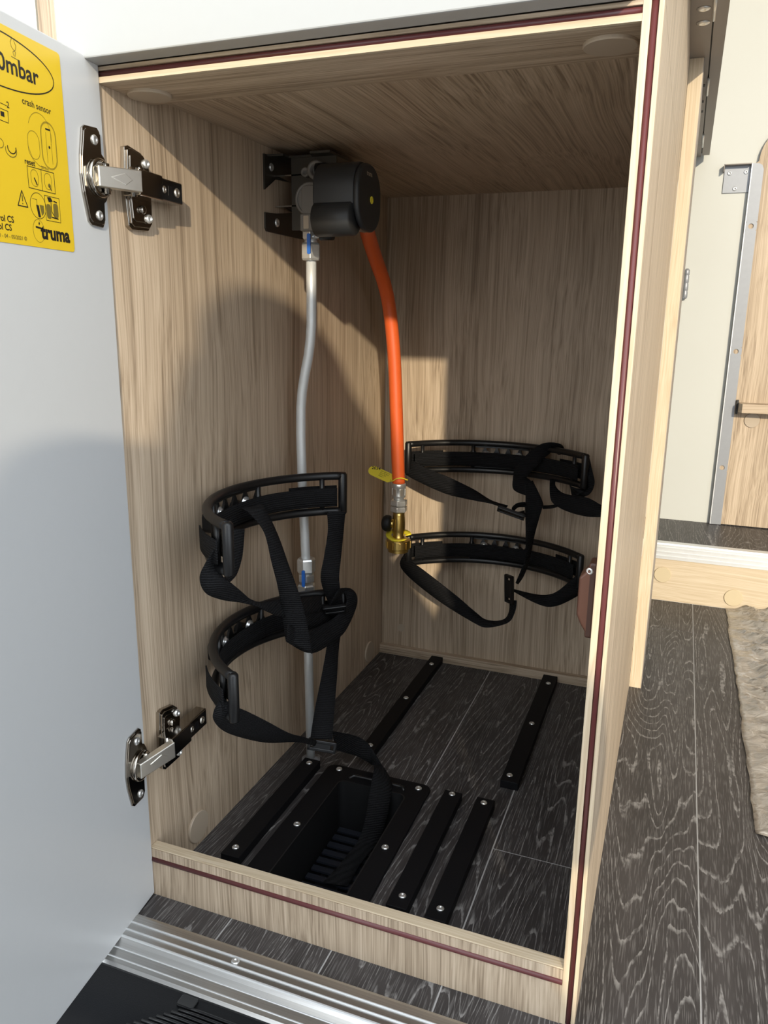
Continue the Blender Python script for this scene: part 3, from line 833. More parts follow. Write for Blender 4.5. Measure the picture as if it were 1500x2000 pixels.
# webbing runs: pairs of edge points
STRAPS = {
    'LU_loop': [[[0.0838,0.024,0.4069],[0.0778,0.0381,0.4023]],[[0.0743,0.0223,0.3914],[0.0773,0.0404,0.3828]],[[0.0653,0.0231,0.3749],[0.0867,0.0339,0.3737]],[[0.0686,0.0261,0.3584],[0.0914,0.0387,0.367]],[[0.0752,0.0426,0.3462],[0.0901,0.061,0.3499]],[[0.0829,0.0665,0.3354],[0.0853,0.0849,0.3335]],[[0.0897,0.0913,0.3238],[0.0827,0.105,0.3223]],[[0.0895,0.1152,0.3084],[0.0831,0.1301,0.3145]],[[0.0903,0.1484,0.2906],[0.0825,0.1636,0.3053]],[[0.0891,0.2071,0.2726],[0.0801,0.2217,0.2879]],[[0.0872,0.2624,0.2562],[0.0784,0.277,0.2709]]],
    'LU_tail': [[[0.0662,0.0717,0.4126],[0.0763,0.0931,0.4084]],[[0.07,0.0659,0.3968],[0.078,0.087,0.392]],[[0.0731,0.0608,0.3822],[0.0789,0.0809,0.3786]],[[0.0769,0.0519,0.3719],[0.0791,0.0698,0.3652]],[[0.0815,0.0429,0.3665],[0.0783,0.0581,0.3605]]],
    'LU_drop': [[[0.0342,0.1563,0.4125],[0.0558,0.1677,0.417]],[[0.0537,0.1426,0.4117],[0.0627,0.1648,0.4118]],[[0.0727,0.1414,0.3928],[0.0799,0.1615,0.382]],[[0.0816,0.1412,0.3583],[0.0922,0.1613,0.3505]],[[0.0846,0.1502,0.3212],[0.1074,0.1608,0.3125]],[[0.0871,0.1544,0.2863],[0.113,0.1665,0.2772]],[[0.0888,0.1574,0.2577],[0.1173,0.1698,0.2396]]],
    'LU_fold': [[[0.1001,0.1431,0.284],[0.0953,0.1463,0.2607]],[[0.0983,0.1976,0.256],[0.1017,0.2002,0.2247]],[[0.0997,0.2523,0.2466],[0.1083,0.2588,0.2207]],[[0.1039,0.2774,0.2495],[0.1121,0.2836,0.2262]],[[0.1071,0.2973,0.2603],[0.1126,0.315,0.2451]],[[0.1047,0.2913,0.2746],[0.1157,0.3107,0.2658]],[[0.1032,0.2836,0.2731],[0.1069,0.3047,0.2769]],[[0.0969,0.2628,0.2651],[0.1071,0.2704,0.2866]]],
    'LU_inner': [[[0.0872,0.2146,0.2715],[0.0876,0.2153,0.2475]],[[0.0841,0.2483,0.2683],[0.0899,0.2481,0.24]],[[0.0843,0.2854,0.2573],[0.0898,0.291,0.2346]]],
    'LU_far': [[[0.0884,0.276,0.3876],[0.1086,0.2889,0.3867]],[[0.0901,0.275,0.3611],[0.1031,0.2948,0.3575]],[[0.0893,0.265,0.3306],[0.1051,0.2828,0.3275]],[[0.0874,0.2585,0.299],[0.108,0.2707,0.2979]],[[0.0882,0.2869,0.2441],[0.0981,0.3079,0.238]],[[0.0889,0.2729,0.2021],[0.0971,0.2939,0.1993]],[[0.0878,0.2568,0.1631],[0.1021,0.2752,0.1574]],[[0.0865,0.2396,0.1273],[0.1096,0.2512,0.1262]],[[0.087,0.2233,0.0909],[0.113,0.2362,0.0886]]],
    'LL_loop': [[[0.082,0.0141,0.2363],[0.0802,0.0306,0.2429]],[[0.0767,0.0191,0.2215],[0.0953,0.0301,0.2353]],[[0.0763,0.038,0.1985],[0.0997,0.052,0.2175]],[[0.0791,0.0745,0.1705],[0.1009,0.0875,0.1888]],[[0.0821,0.1224,0.1397],[0.1039,0.1346,0.1495]],[[0.0911,0.1739,0.1143],[0.0946,0.1918,0.1117]],[[0.0968,0.2174,0.086],[0.0931,0.2318,0.0854]]],
    'LL_end': [[[0.0989,0.2688,0.0807],[0.1031,0.2678,0.0532]],[[0.1164,0.3069,0.0571],[0.1196,0.3051,0.0265]],[[0.1324,0.3158,0.0437],[0.1316,0.3124,0.0169]],[[0.1429,0.3132,0.0321],[0.1379,0.3185,0.0092]],[[0.1766,0.2901,0.0109],[0.1555,0.2815,0.03]],[[0.1847,0.2669,-0.0005],[0.1594,0.2552,0.0091]],[[0.1839,0.2503,-0.0284],[0.1601,0.2393,-0.0189]],[[0.1786,0.2325,-0.0499],[0.1574,0.2229,-0.0405]],[[0.173,0.1927,-0.0516],[0.1511,0.182,-0.0479]],[[0.1701,0.1563,-0.0592],[0.142,0.1429,-0.0522]]],
    'BU_loop': [[[0.0687,0.645,0.3683],[0.0704,0.645,0.4006]],[[0.0739,0.63,0.3705],[0.0851,0.63,0.3962]],[[0.1005,0.62,0.3624],[0.1114,0.62,0.3875]],[[0.1529,0.61,0.3482],[0.1575,0.61,0.3763]],[[0.2019,0.605,0.3432],[0.1946,0.6202,0.3583]],[[0.2279,0.605,0.3411],[0.2251,0.6202,0.3423]],[[0.2525,0.605,0.3344],[0.2532,0.6203,0.3361]]],
    'BU_fold': [[[0.3273,0.698,0.4236],[0.3319,0.706,0.4186]],[[0.3225,0.69,0.4319],[0.3179,0.7034,0.4125]],[[0.3076,0.672,0.4367],[0.3115,0.6876,0.4213]],[[0.2898,0.668,0.4317],[0.3017,0.6765,0.4127]],[[0.27,0.664,0.4137],[0.2898,0.664,0.3987]],[[0.253,0.66,0.3896],[0.2792,0.66,0.3856]],[[0.2534,0.655,0.3614],[0.2648,0.6704,0.3636]]],
    'BU_turn': [[[0.2526,0.654,0.3796],[0.2713,0.6685,0.3757]],[[0.2551,0.65,0.3577],[0.2873,0.65,0.3708]],[[0.2786,0.645,0.3498],[0.3045,0.645,0.3445]]],
    'BU_drop': [[[0.2746,0.646,0.3691],[0.2837,0.6615,0.373]],[[0.2779,0.64,0.3458],[0.3062,0.64,0.343]],[[0.2801,0.63,0.3261],[0.3065,0.63,0.3315]],[[0.2854,0.62,0.2903],[0.2967,0.6352,0.2876]],[[0.2897,0.605,0.2559],[0.2928,0.6201,0.2463]],[[0.2841,0.595,0.233],[0.2871,0.61,0.2232]],[[0.2788,0.59,0.2157],[0.2799,0.6049,0.2096]]],
    'BU_clip': [[[0.2792,0.63,0.3425],[0.2798,0.637,0.3327]],[[0.2687,0.615,0.3425],[0.27,0.624,0.3347]],[[0.2632,0.605,0.3355],[0.2653,0.6155,0.33]],[[0.2706,0.61,0.3269],[0.2709,0.622,0.327]],[[0.2813,0.625,0.3218],[0.2777,0.6349,0.3275]]],
    'BU_edge': [[[0.3082,0.63,0.3344],[0.3055,0.6454,0.3356]],[[0.3279,0.63,0.3385],[0.3247,0.6455,0.3394]],[[0.3465,0.63,0.3511],[0.3436,0.6455,0.3522]],[[0.3709,0.635,0.3676],[0.3677,0.6506,0.3682]]],
    'BU_ring': [[[0.3737,0.64,0.4237],[0.3634,0.6442,0.4025]],[[0.3796,0.632,0.4071],[0.3709,0.632,0.3828]],[[0.3865,0.625,0.3854],[0.3715,0.6403,0.3746]],[[0.3811,0.628,0.3672],[0.3672,0.6436,0.3696]],[[0.3685,0.64,0.3575],[0.3494,0.64,0.3727]],[[0.3504,0.65,0.3573],[0.344,0.6656,0.3741]]],
    'BU_tail': [[[0.3127,0.66,0.378],[0.319,0.6756,0.3756]],[[0.3159,0.645,0.3579],[0.3218,0.6605,0.3677]],[[0.322,0.635,0.3455],[0.3331,0.6504,0.3602]],[[0.3376,0.63,0.3373],[0.3502,0.63,0.3611]],[[0.3612,0.62,0.3332],[0.3756,0.62,0.3618]],[[0.3851,0.61,0.3332],[0.3894,0.61,0.3594]],[[0.4056,0.6,0.3381],[0.4029,0.6156,0.3527]],[[0.4221,0.6,0.3445],[0.4196,0.6156,0.359]]],
    'BL_loop': [[[0.0733,0.64,0.2329],[0.0775,0.6545,0.2309]],[[0.0665,0.625,0.2122],[0.0897,0.625,0.2196]],[[0.0887,0.605,0.198],[0.1151,0.605,0.2139]],[[0.1431,0.585,0.1734],[0.1508,0.585,0.202]],[[0.1895,0.575,0.1546],[0.1942,0.575,0.179]],[[0.2185,0.573,0.143],[0.2171,0.5875,0.1554]],[[0.2359,0.573,0.1388],[0.2314,0.5875,0.1468]],[[0.2592,0.575,0.1451],[0.2504,0.5896,0.1458]],[[0.2753,0.58,0.1544],[0.2641,0.5946,0.1507]],[[0.2822,0.583,0.1748],[0.2692,0.5977,0.1633]],[[0.2824,0.585,0.1883],[0.2688,0.5998,0.1827]]],
    'BL_right': [[[0.2779,0.585,0.2029],[0.274,0.5999,0.2014]],[[0.3076,0.59,0.1885],[0.3044,0.6049,0.1961]],[[0.3289,0.6,0.1794],[0.3256,0.6149,0.194]],[[0.3445,0.61,0.1796],[0.3429,0.61,0.204]],[[0.3623,0.62,0.1878],[0.3589,0.62,0.2184]],[[0.3772,0.632,0.1964],[0.375,0.632,0.2341]]]}
# ================================================================== INSIDE THE LOCKER
# black strips screwed to the floor
ST = [
    ('black floor strip beside the left wall, left of the floor vent', 0.0420, 0.0665, 0.073, 0.2965, [(0.0542, 0.2854), (0.0532, 0.0882)]),
    ('black floor strip just right of the floor vent', 0.2530, 0.2770, 0.068, 0.2965, [(0.2648, 0.2892), (0.2661, 0.0862)]),
    ('right-hand strip of the front pair right of the floor vent', 0.2975, 0.3215, 0.066, 0.2970, [(0.3090, 0.2863), (0.3105, 0.0833)]),
    ('long black floor strip against the back batten, behind the floor vent', 0.1065, 0.1285, 0.345, 0.7030, [(0.1177, 0.6661), (0.1175, 0.5234), (0.1175, 0.362)]),
    ('long black floor strip at the back right near the right wall', 0.3175, 0.3425, 0.3470, 0.7030, [(0.3315, 0.669), (0.3300, 0.5182), (0.3275, 0.3622)]),
]
for lab, x0, x1, y0, y1, sc in ST:
    t = thing('floor_strip', lab, 'strip', ((x0 + x1) / 2, (y0 + y1) / 2, 0.0), 'black strips on the locker floor')
    MB().box(x0, x1, y0, y1, 0.0, 0.012).build('strip', STRIPB, t, 0.0008)
    for x, y in sc:
        screw(t, (x, y, 0.0119), (0, 0, 1), 0.0043)

# floor vent with a sunken tray
fv = thing('floor_vent', 'black plastic floor vent with a sunken louvred tray', 'vent', (0.155, 0.16, 0.0))
def ring_mesh(outer, inner, z0, z1):
    n = len(outer)
    v = [(p[0], p[1], z1) for p in outer] + [(p[0], p[1], z1) for p in inner] + [(p[0], p[1], z0) for p in outer] + [(p[0], p[1], z0) for p in inner]
    F = []
    for k in range(n):
        j = (k + 1) % n
        F += [(k, j, n + j, n + k), (2 * n + k, 3 * n + k, 3 * n + j, 2 * n + j), (k, 2 * n + k, 2 * n + j, j), (n + k, n + j, 3 * n + j, 3 * n + k)]
    return MB().add(v, F)
ocx, ocy = 0.1545, 0.163
ring_mesh(rrect(ocx, ocy, 0.154, 0.290, 0.012), rrect(0.156, 0.1605, 0.098, 0.229, 0.010), 0.0, 0.0045).build('flange', STRIPB, fv, 0.001)
ring_mesh(rrect(0.156, 0.1605, 0.0995, 0.2305, 0.010), rrect(0.156, 0.1605, 0.096, 0.227, 0.009), -0.10, 0.0044).build('well_wall', BLACKM, fv)
MB().prism(rrect(0.156, 0.1605, 0.099, 0.230, 0.010), 'xy', -0.106, -0.10).build('dark_well_bottom', BLACKM, fv)  # black sheet added to make darkness under the louvres; the vent is open below
MB().tube([(0.1170, 0.2830, 0.0035), (0.1215, 0.2895, 0.0050), (0.1260, 0.2900, 0.0050), (0.1900, 0.2900, 0.0050), (0.1950, 0.2895, 0.0050), (0.1990, 0.2830, 0.0035)], 0.0024, 10).build('moulded_lip', BLACK, fv)
for k in range(13):
    y = 0.262 - 0.0165 * k
    MB().box(0.112, 0.2005, y - 0.0088, y, -0.0640, -0.0612).build('louvre', LOUV, fv)
MB().box(0.1555, 0.1575, 0.05, 0.27, -0.085, -0.0655).build('louvre_rib', BLACK, fv)
for x, y in ((0.0955, 0.2975), (0.2155, 0.2955), (0.0965, 0.1640), (0.2165, 0.1640), (0.0965, 0.032), (0.2155, 0.032)):
    screw(fv, (x, y, 0.0044), (0, 0, 1), 0.0046, ZINC)

# ---- bottle holders
def holder(label, side, cx, cy, r, half, ztop, straps, hgt=0.047, flip=1):
    if side == 'left':
        P = lambda th, rad, z: Vector((cx - rad * math.cos(th), cy + rad * math.sin(th), z))
        wall_dir = Vector((-1, 0, 0))
    else:
        P = lambda th, rad, z: Vector((cx + rad * math.sin(th), cy + rad * math.cos(th), z))
        wall_dir = Vector((0, 1, 0))
    base = P(0, r, ztop - hgt)
    t = thing('bottle_holder', label, 'bracket', tuple(base), 'bottle holders in the locker')
    N = 40
    ths = [-half + 2 * half * k / N for k in range(N + 1)]
    zb = ztop - hgt
    for z in (ztop, zb):
        MB().tube([P(th, r, z) for th in ths], 0.0053, 12).build('rail', BLACK, t)
    for th in (-half, half):
        MB().tube([P(th, r, zb - 0.004), P(th, r, zb - 0.002), P(th, r, ztop + 0.002), P(th, r, ztop + 0.0045)], [0.0045, 0.0058, 0.0058, 0.0040], 12).build('end_post', BLACK, t)
    for q in (-0.84, -0.30, 0.30, 0.84):
        MB().tube([P(q * half, r - 0.001, zb), P(q * half, r - 0.001, ztop)], 0.0034, 10).build('divider', BLACK, t)
    # middle plate with triangular windows
    a = 0.30 * half
    pl = MB()
    n = 14
    for k in range(n):
        t0 = -a + 2 * a * k / n; t1 = -a + 2 * a * (k + 1) / n
        for (z0, z1) in ((zb + 0.002, ztop - 0.019), (ztop - 0.0075, ztop - 0.002)):
            v = [P(t0, r - 0.001, z0), P(t1, r - 0.001, z0), P(t1, r - 0.001, z1), P(t0, r - 0.001, z1), P(t0, r + 0.002, z0), P(t1, r + 0.002, z0), P(t1, r + 0.002, z1), P(t0, r + 0.002, z1)]
            pl.add(v, [(0, 1, 2, 3), (4, 7, 6, 5), (0, 4, 5, 1), (1, 5, 6, 2), (2, 6, 7, 3), (3, 7, 4, 0)])
    m = 5
    for k in range(m + 1):
        tc = -a + 2 * a * k / m
        w0 = 0.25 * 2 * a / m * 1.3; w1 = 0.06 * 2 * a / m
        za, zc = ztop - 0.0195, ztop - 0.007
        v = []
        for rad in (r - 0.001, r + 0.002):
            v += [P(tc - w0, rad, za), P(tc + w0, rad, za), P(tc + w1, rad, zc), P(tc - w1, rad, zc)]
        pl.add(v, [(0, 1, 2, 3), (4, 7, 6, 5), (0, 4, 5, 1), (1, 5, 6, 2), (2, 6, 7, 3), (3, 7, 4, 0)])
    pl.build('centre_plate', BLACK, t)
    # foot between ring and wall
    for q in (-0.17, 0.17):
        ft = MB()
        c = P(q * half, r + 0.002, (ztop + zb) / 2)
        if side == 'left':
            ft.prism(rrect(c.y, c.z - 0.008, 0.020, 0.024, 0.006), 'yz', 0.0002, c.x)
        else:
            ft.prism(rrect(c.x, c.z - 0.008, 0.020, 0.024, 0.006), 'xz', c.y, D - 0.0002)
        ft.build('wall_foot', BLACK, t)
    for q in (-0.17, 0.17):
        p = P(q * half, r - 0.0012, (ztop + zb) / 2 + 0.004)
        nrm = (P(q * half, r - 0.05, p.z) - p).normalized()
        MB().lathe([(0.0072, 0), (0.0072, 0.001), (0.0050, 0.0014), (0.0050, 0.0034), (0.0036, 0.0042), (0.0020, 0.0030), (0.0004, 0.0028)], p, nrm, 20).build('screw', ZINC, t)
    # webbing lying inside the ring
    band = []
    zc = (ztop + zb) / 2 - 0.0035
    for k in range(15):
        u = -1 + 2 * k / 14
        th = u * (half - 0.05)
        rad = r - 0.0065 - 0.004 * max(0, math.cos(u * 4.2))
        band.append((P(th, rad, zc - 0.0123), P(th, rad, zc + 0.0123)))
    MB().ribbon(band, 0.0015, 4).build('strap', WEB, t)
    # piece of webbing wrapped behind the rail ends
    for sgn in (-1, 1):
        wr = []
        for k in range(5):
            th = sgn * (half * (0.60 + 0.36 * k / 4))
            wr.append((P(th, r + 0.0085, zc - 0.0125), P(th, r + 0.0085, zc + 0.0125)))
        MB().ribbon(wr, 0.0015, 4).build('strap', WEB, t)
    for nm in straps:
        MB().ribbon(STRAPS[nm]).build('strap', WEB, t)
    return t

def obox(mb, c, u, v, w, a, b, d):
    """oriented box: centre, three unit axes, half sizes"""
    c = Vector(c); u = Vector(u).normalized(); v = Vector(v).normalized(); w = Vector(w).normalized()
    P = [c + u * (sx * a) + v * (sy * b) + w * (sz * d) for sz in (-1, 1) for (sx, sy) in ((-1, -1), (1, -1), (1, 1), (-1, 1))]
    return mb.add(P, [(0, 3, 2, 1), (4, 5, 6, 7), (0, 1, 5, 4), (1, 2, 6, 5), (2, 3, 7, 6), (3, 0, 4, 7)])

LH = 1.085
h1 = holder('black curved bottle holder high on the left wall, in front of the pipe', 'left', 0.171, 0.166, 0.1575, LH, 0.4300,
            ['LU_loop', 'LU_tail', 'LU_drop', 'LU_fold', 'LU_inner', 'LU_far'])
h2 = holder('lower black curved bottle holder on the left wall, strap end dropping into the floor vent', 'left', 0.171, 0.166, 0.1575, LH, 0.2700,
            ['LL_loop', 'LL_end'])
h3 = holder('upper black curved bottle holder on the back wall, strap thrown over its rail', 'back', 0.2230, 0.5100, 0.1900, 0.885, 0.4240,
            ['BU_loop', 'BU_fold', 'BU_turn', 'BU_drop', 'BU_clip', 'BU_edge', 'BU_ring', 'BU_tail'])
h4 = holder('lower black curved bottle holder on the back wall beside the brass valve', 'back', 0.2270, 0.5100, 0.1900, 0.885, 0.2600,
            ['BL_loop', 'BL_right'])
def buckle(parent, c, u, v, w, a, b, d):
    mb = MB()
    u = Vector(u).normalized(); v = Vector(v).normalized(); w = u.cross(v).normalized(); v = w.cross(u)
    c = Vector(c)
    obox(mb, c + v * (b - 0.0022), u, v, w, a, 0.0022, d); obox(mb, c - v * (b - 0.0022), u, v, w, a, 0.0022, d)
    obox(mb, c, u, v, w, a * 0.62, b * 0.98, d * 0.75)
    obox(mb, c + u * (a - 0.0020), u, v, w, 0.0020, b, d); obox(mb, c - u * (a - 0.0020), u, v, w, 0.0020, b, d)
    return mb.build('buckle', BLACK, parent, 0.0010)
buckle(h3, (0.2625, 0.603, 0.3290), (0.0419, 0.004, -0.0122), (0.2, -0.8, 0.55), None, 0.023, 0.009, 0.0028)
buckle(h4, (0.2695, 0.585, 0.2060), (0.05, 0.05, -1), (0.8, -0.6, 0), None, 0.024, 0.009, 0.0030)
buckle(h2, (0.1000, 0.2320, 0.0790), (0.90, 0.40, -0.20), (-0.2, 0.1, 1), None, 0.019, 0.0075, 0.0035)
buckle(h1, (0.1000, 0.2740, 0.2560), (0.85, 0.45, 0.1), (0.1, -0.5, 0.8), None, 0.016, 0.0070, 0.0028)

# ---- gas pipe
gp = thing('gas_pipe', 'silver gas pipe running down the left wall from the regulator to the floor', 'pipe', (0.0415, 0.312, 0.0))
path = [(0.0515, 0.312, 0.712), (0.0515, 0.312, 0.66), (0.0510, 0.312, 0.622), (0.0495, 0.312, 0.602), (0.0465, 0.312, 0.582), (0.0405, 0.312, 0.556), (0.0368, 0.312, 0.536), (0.0348, 0.312, 0.515),
        (0.0340, 0.312, 0.48), (0.0350, 0.312, 0.42), (0.0388, 0.312, 0.32), (0.0395, 0.312, 0.295)]
PR = 0.0064
MB().tube(path, PR, 16).build('pipe_run', PIPE, gp)
MB().tube([(0.0400, 0.312, 0.272), (0.0418, 0.312, 0.149), (0.0437, 0.312, 0.0)], PR, 16).build('pipe_run', PIPE, gp)
MB().lathe([(0.0135, 0), (0.0135, 0.0018), (0.0085, 0.0022), (0.0075, 0.004)], (0.0437, 0.312, 0.0), (0, 0, 1), 20).build('floor_grommet', RAILM, gp)
def nut(parent, p, z0, z1, r, mat=ZINC, name='hex_nut', ph=0.35):
    return MB().lathe([(r * 0.90, 0), (r, (z1 - z0) * 0.12), (r, (z1 - z0) * 0.88), (r * 0.90, z1 - z0)], (p[0], p[1], z0), (0, 0, 1), 6, smooth=False, phase=ph).build(name, mat, parent, 0.0005)
nut(gp, (0.0515, 0.312), 0.6985, 0.7195, 0.0125)
MB().lathe([(0.0085, 0), (0.0085, 0.006)], (0.0515, 0.312, 0.7185), (0, 0, 1), 16).build('ferrule', ZINC, gp)
nut(gp, (0.0515, 0.312), 0.7235, 0.7340, 0.0110)
pm = MB().prism(rrect(0.0545, 0.7175, 0.0045, 0.0240, 0.0018), 'xz', 0.2990, 0.3005).build('paint_mark', BLUE, gp)
tag(pm, 'blue paint witness mark')
c2 = (0.0398, 0.312)
nut(gp, c2, 0.2880, 0.3090, 0.0128, ph=0.1)
nut(gp, c2, 0.2755, 0.2865, 0.0118, ph=0.5)
MB().lathe([(0.0085, 0), (0.0085, 0.012)], (*c2, 0.2850), (0, 0, 1), 16).build('ferrule', ZINC, gp)
nut(gp, c2, 0.2520, 0.2720, 0.0128, ph=0.3)
MB().prism(rrect(0.0415, 0.2830, 0.0045, 0.0240, 0.0020), 'xz', 0.2985, 0.3002).build('paint_mark', BLUE, gp)

# ---- gas regulator on its wall bracket
rg = thing('gas_regulator', 'black gas pressure regulator on a dark steel bracket under the locker top', 'regulator', (0.0, 0.31, 0.73))
wp = [(0.2870, 0.8205), (0.2870, 0.7800), (0.3150, 0.7960), (0.3730, 0.8000), (0.3730, 0.7640), (0.3150, 0.7560), (0.2870, 0.7540), (0.2870, 0.7360), (0.2900, 0.7322), (0.3860, 0.7322), (0.46, 0.7400), (0.46, 0.8205)]
MB().prism(wp, 'yz', 0.0003, 0.0025).build('wall_plate', STEELD, rg)
tp = [(0.0003, 0.2940), (0.0230, 0.2960), (0.0225, 0.3110), (0.0540, 0.3115), (0.0600, 0.2935), (0.0856, 0.2945), (0.0860, 0.3560), (0.0860, 0.40), (0.0003, 0.40)]
MB().prism(tp, 'xy', 0.8185, 0.8210).build('top_flange', STEELD, rg)
MB().box(0.0250, 0.0860, 0.3130, 0.3150, 0.7350, 0.8190).build('face_plate', STEELD, rg)
MB().box(0.0020, 0.0470, 0.3680, 0.3700, 0.7620, 0.8000).build('inner_web', STEELD, rg)
MB().box(0.0020, 0.0420, 0.3130, 0.3700, 0.7985, 0.8000).build('notch_edge', NICKEL, rg)
MB().box(0.0020, 0.0420, 0.3130, 0.3700, 0.7630, 0.7645).build('notch_edge', NICKEL, rg)
screw(rg, (0.0026, 0.3150, 0.7450), (1, 0, 0), 0.0052)
screw(rg, (0.0026, 0.3030, 0.8080), (1, 0, 0), 0.0048)
# cast body
MB().lathe([(0.0200, 0), (0.0200, 0.012), (0.0185, 0.014), (0.0160, 0.0132), (0.0160, 0.012)], (0.0560, 0.3125, 0.7690), (0, -1, 0), 28).build('cast_boss', REGG, rg)
MB().prism(rrect(0.0545, 0.7590, 0.0190, 0.052, 0.004), 'xz', 0.2990, 0.3125).build('cast_body', REGG, rg, 0.0015)
MB().prism([(0.0445, 0.7320), (0.0640, 0.7320), (0.0640, 0.7520), (0.0445, 0.7520)], 'xz', 0.2960, 0.3250).build('outlet_block', REGG, rg, 0.0015)
MB().prism(rrect(0.0530, 0.7420, 0.0070, 0.0150, 0.001), 'xz', 0.2956, 0.2961).build('type_plate', CAPM, rg)
MB().lathe([(0.0110, 0), (0.0110, 0.010), (0.0095, 0.011), (0.0065, 0.0105), (0.0060, 0.004)], (0.0650, 0.3080, 0.8010), (0, -1, 0), 22).build('test_port', REGG, rg)
MB().lathe([(0.0068, 0), (0.0068, 0.013), (0.0055, 0.014)], (0.0675, 0.2960, 0.8010), (1, 0, 0), 16).build('test_port_cap', BLACK, rg)
MB().lathe([(0.0055, 0), (0.0055, 0.006), (0.0045, 0.0065), (0.0025, 0.006), (0.0022, 0.002)], (0.0490, 0.3080, 0.8000), (0, -1, 0), 14).build('lug', REGG, rg)
# black cover
yc, zc_ = 0.2850, 0.7680
MB().prism(rrect(yc, zc_, 0.066, 0.070, 0.028, 8), 'yz', 0.0830, 0.1345, smooth=True).build('cover', REGB, rg, 0.002, 3)
cap = MB().prism(rrect(0.2830, 0.7640, 0.070, 0.074, 0.031, 10), 'yz', 0.1350, 0.1420, smooth=True).build('cover_cap', REGB, rg, 0.003, 4)
MB().lathe([(0.0190, 0), (0.0190, 0.045), (0.0170, 0.0475), (0.001, 0.048)], (0.0855, 0.2600, 0.7395), (1, 0, 0), 30).build('sensor_barrel', REGB, rg)
tag(MB().lathe([(0.0042, 0), (0.0042, 0.0008), (0.0030, 0.0012), (0.0026, 0.0006), (0.0003, 0.0006)], (0.1419, 0.2870, 0.7625), (1, 0, 0), 18).build('yellow_button', YTAG, rg), 'small yellow indicator')
def cap_text():
    tv, tf = text_polys('truma', 0.0075, 0.0001)
    mb = MB()
    mb.add([(0.1422, 0.2720 + p[0] * 0.9, 0.7875 + p[1]) for p in tv], tf)
    mb.build('cap_print', CAPM, rg)
cap_text()
MB().tube([(0.0680, 0.305, 0.7265), (0.0850, 0.305, 0.7265)], 0.0052, 12).build('black_plug', BLACK, rg)
MB().tube([(0.0560, 0.306, 0.7260), (0.0690, 0.305, 0.7265)], 0.0022, 8).build('plug_pin', ZINC, rg)
MB().lathe([(0.0125, 0), (0.0125, 0.045), (0.010, 0.047)], (0.1020, 0.3180, 0.7480), (0, 1, 0), 20).build('hose_inlet', REGG, rg)

# ---- orange hose with the bottle connection
gh = thing('gas_hose', 'orange rubber gas hose hanging from the regulator with a brass bottle connector', 'hose', (0.0910, 0.545, 0.2616))
HP = [(0.0900, 0.372, 0.7520), (0.0840, 0.410, 0.7520), (0.0765, 0.440, 0.7400), (0.0700, 0.485, 0.7130), (0.0705, 0.520, 0.6800), (0.0725, 0.540, 0.6400), (0.0789, 0.545, 0.5705), (0.0837, 0.545, 0.4916), (0.0878, 0.545, 0.4103), (0.0899, 0.545, 0.3740)]
def smooth_path(P, sub=5):
    A = [Vector(p) for p in P]; out = []
    for i in range(len(A) - 1):
        p0 = A[max(i - 1, 0)]; p1 = A[i]; p2 = A[i + 1]; p3 = A[min(i + 2, len(A) - 1)]
        for k in range(sub):
            t = k / sub
            out.append(0.5 * ((2 * p1) + (p2 - p0) * t + (2 * p0 - 5 * p1 + 4 * p2 - p3) * t * t + (3 * p1 - p0 - 3 * p2 + p3) * t ** 3))
    out.append(A[-1]); return out
MB().tube(smooth_path(HP), 0.0103, 20).build('hose', HOSE, gh)
hx, hy = 0.0905, 0.545
fl = MB().lathe([(0.0108, 0), (0.0112, -0.003), (0.0112, -0.007), (0.0104, -0.008), (0.0104, -0.020), (0.0108, -0.0225), (0.0085, -0.0245), (0.0085, -0.028)][::-1], (hx, hy, 0.3745), (0, 0, 1), 24).build('ferrule', ZINC, gh)
for k in range(6):
    a = k * math.pi / 3 + 0.2
    c = Vector((hx + 0.0104 * math.cos(a), hy + 0.0104 * math.sin(a), 0.3600))
    obox(MB(), c, (-math.sin(a), math.cos(a), 0), (0, 0, 1), (math.cos(a), math.sin(a), 0), 0.0026, 0.0055, 0.0006).build('crimp', NICKEL2, gh, 0.0004)
nut(gh, (hx + 0.0003, hy), 0.3375, 0.3468, 0.0140, ph=0.12)
nut(gh, (hx + 0.0003, hy), 0.3270, 0.3365, 0.0140, ph=0.12)
bx_, by_ = 0.0912, 0.545
MB().lathe([(0.0088, 0.2760), (0.0098, 0.2790), (0.0098, 0.2860), (0.0088, 0.2880), (0.0102, 0.2950), (0.0105, 0.3060), (0.0100, 0.3180), (0.0094, 0.3220), (0.0094, 0.3272)], (bx_, by_, 0), (0, 0, 1), 24).build('valve_body', BRASS, gh)
for k in range(3):
    a = 3.9 + 0.55 * k
    obox(MB(), (bx_ + 0.0104 * math.cos(a), by_ + 0.0104 * math.sin(a), 0.3070), (-math.sin(a), math.cos(a), 0), (0, 0, 1), (math.cos(a), math.sin(a), 0), 0.0004, 0.0085, 0.0006).build('cast_mark', BRASS, gh)
MB().lathe([(0.0070, 0), (0.0070, 0.010)], (bx_ - 0.006, by_, 0.3060), (-1, -0.15, 0), 18).build('side_port', BRASS, gh)
tag(MB().lathe([(0.0075, 0), (0.0125, 0.001), (0.0135, 0.004), (0.0135, 0.009), (0.0110, 0.0135), (0.0060, 0.0155), (0.0005, 0.016)], (bx_ - 0.0125, by_ - 0.001, 0.3060), (-1, -0.15, 0.0), 24).build('test_button', BLACKM, gh), 'black rubber reset button')
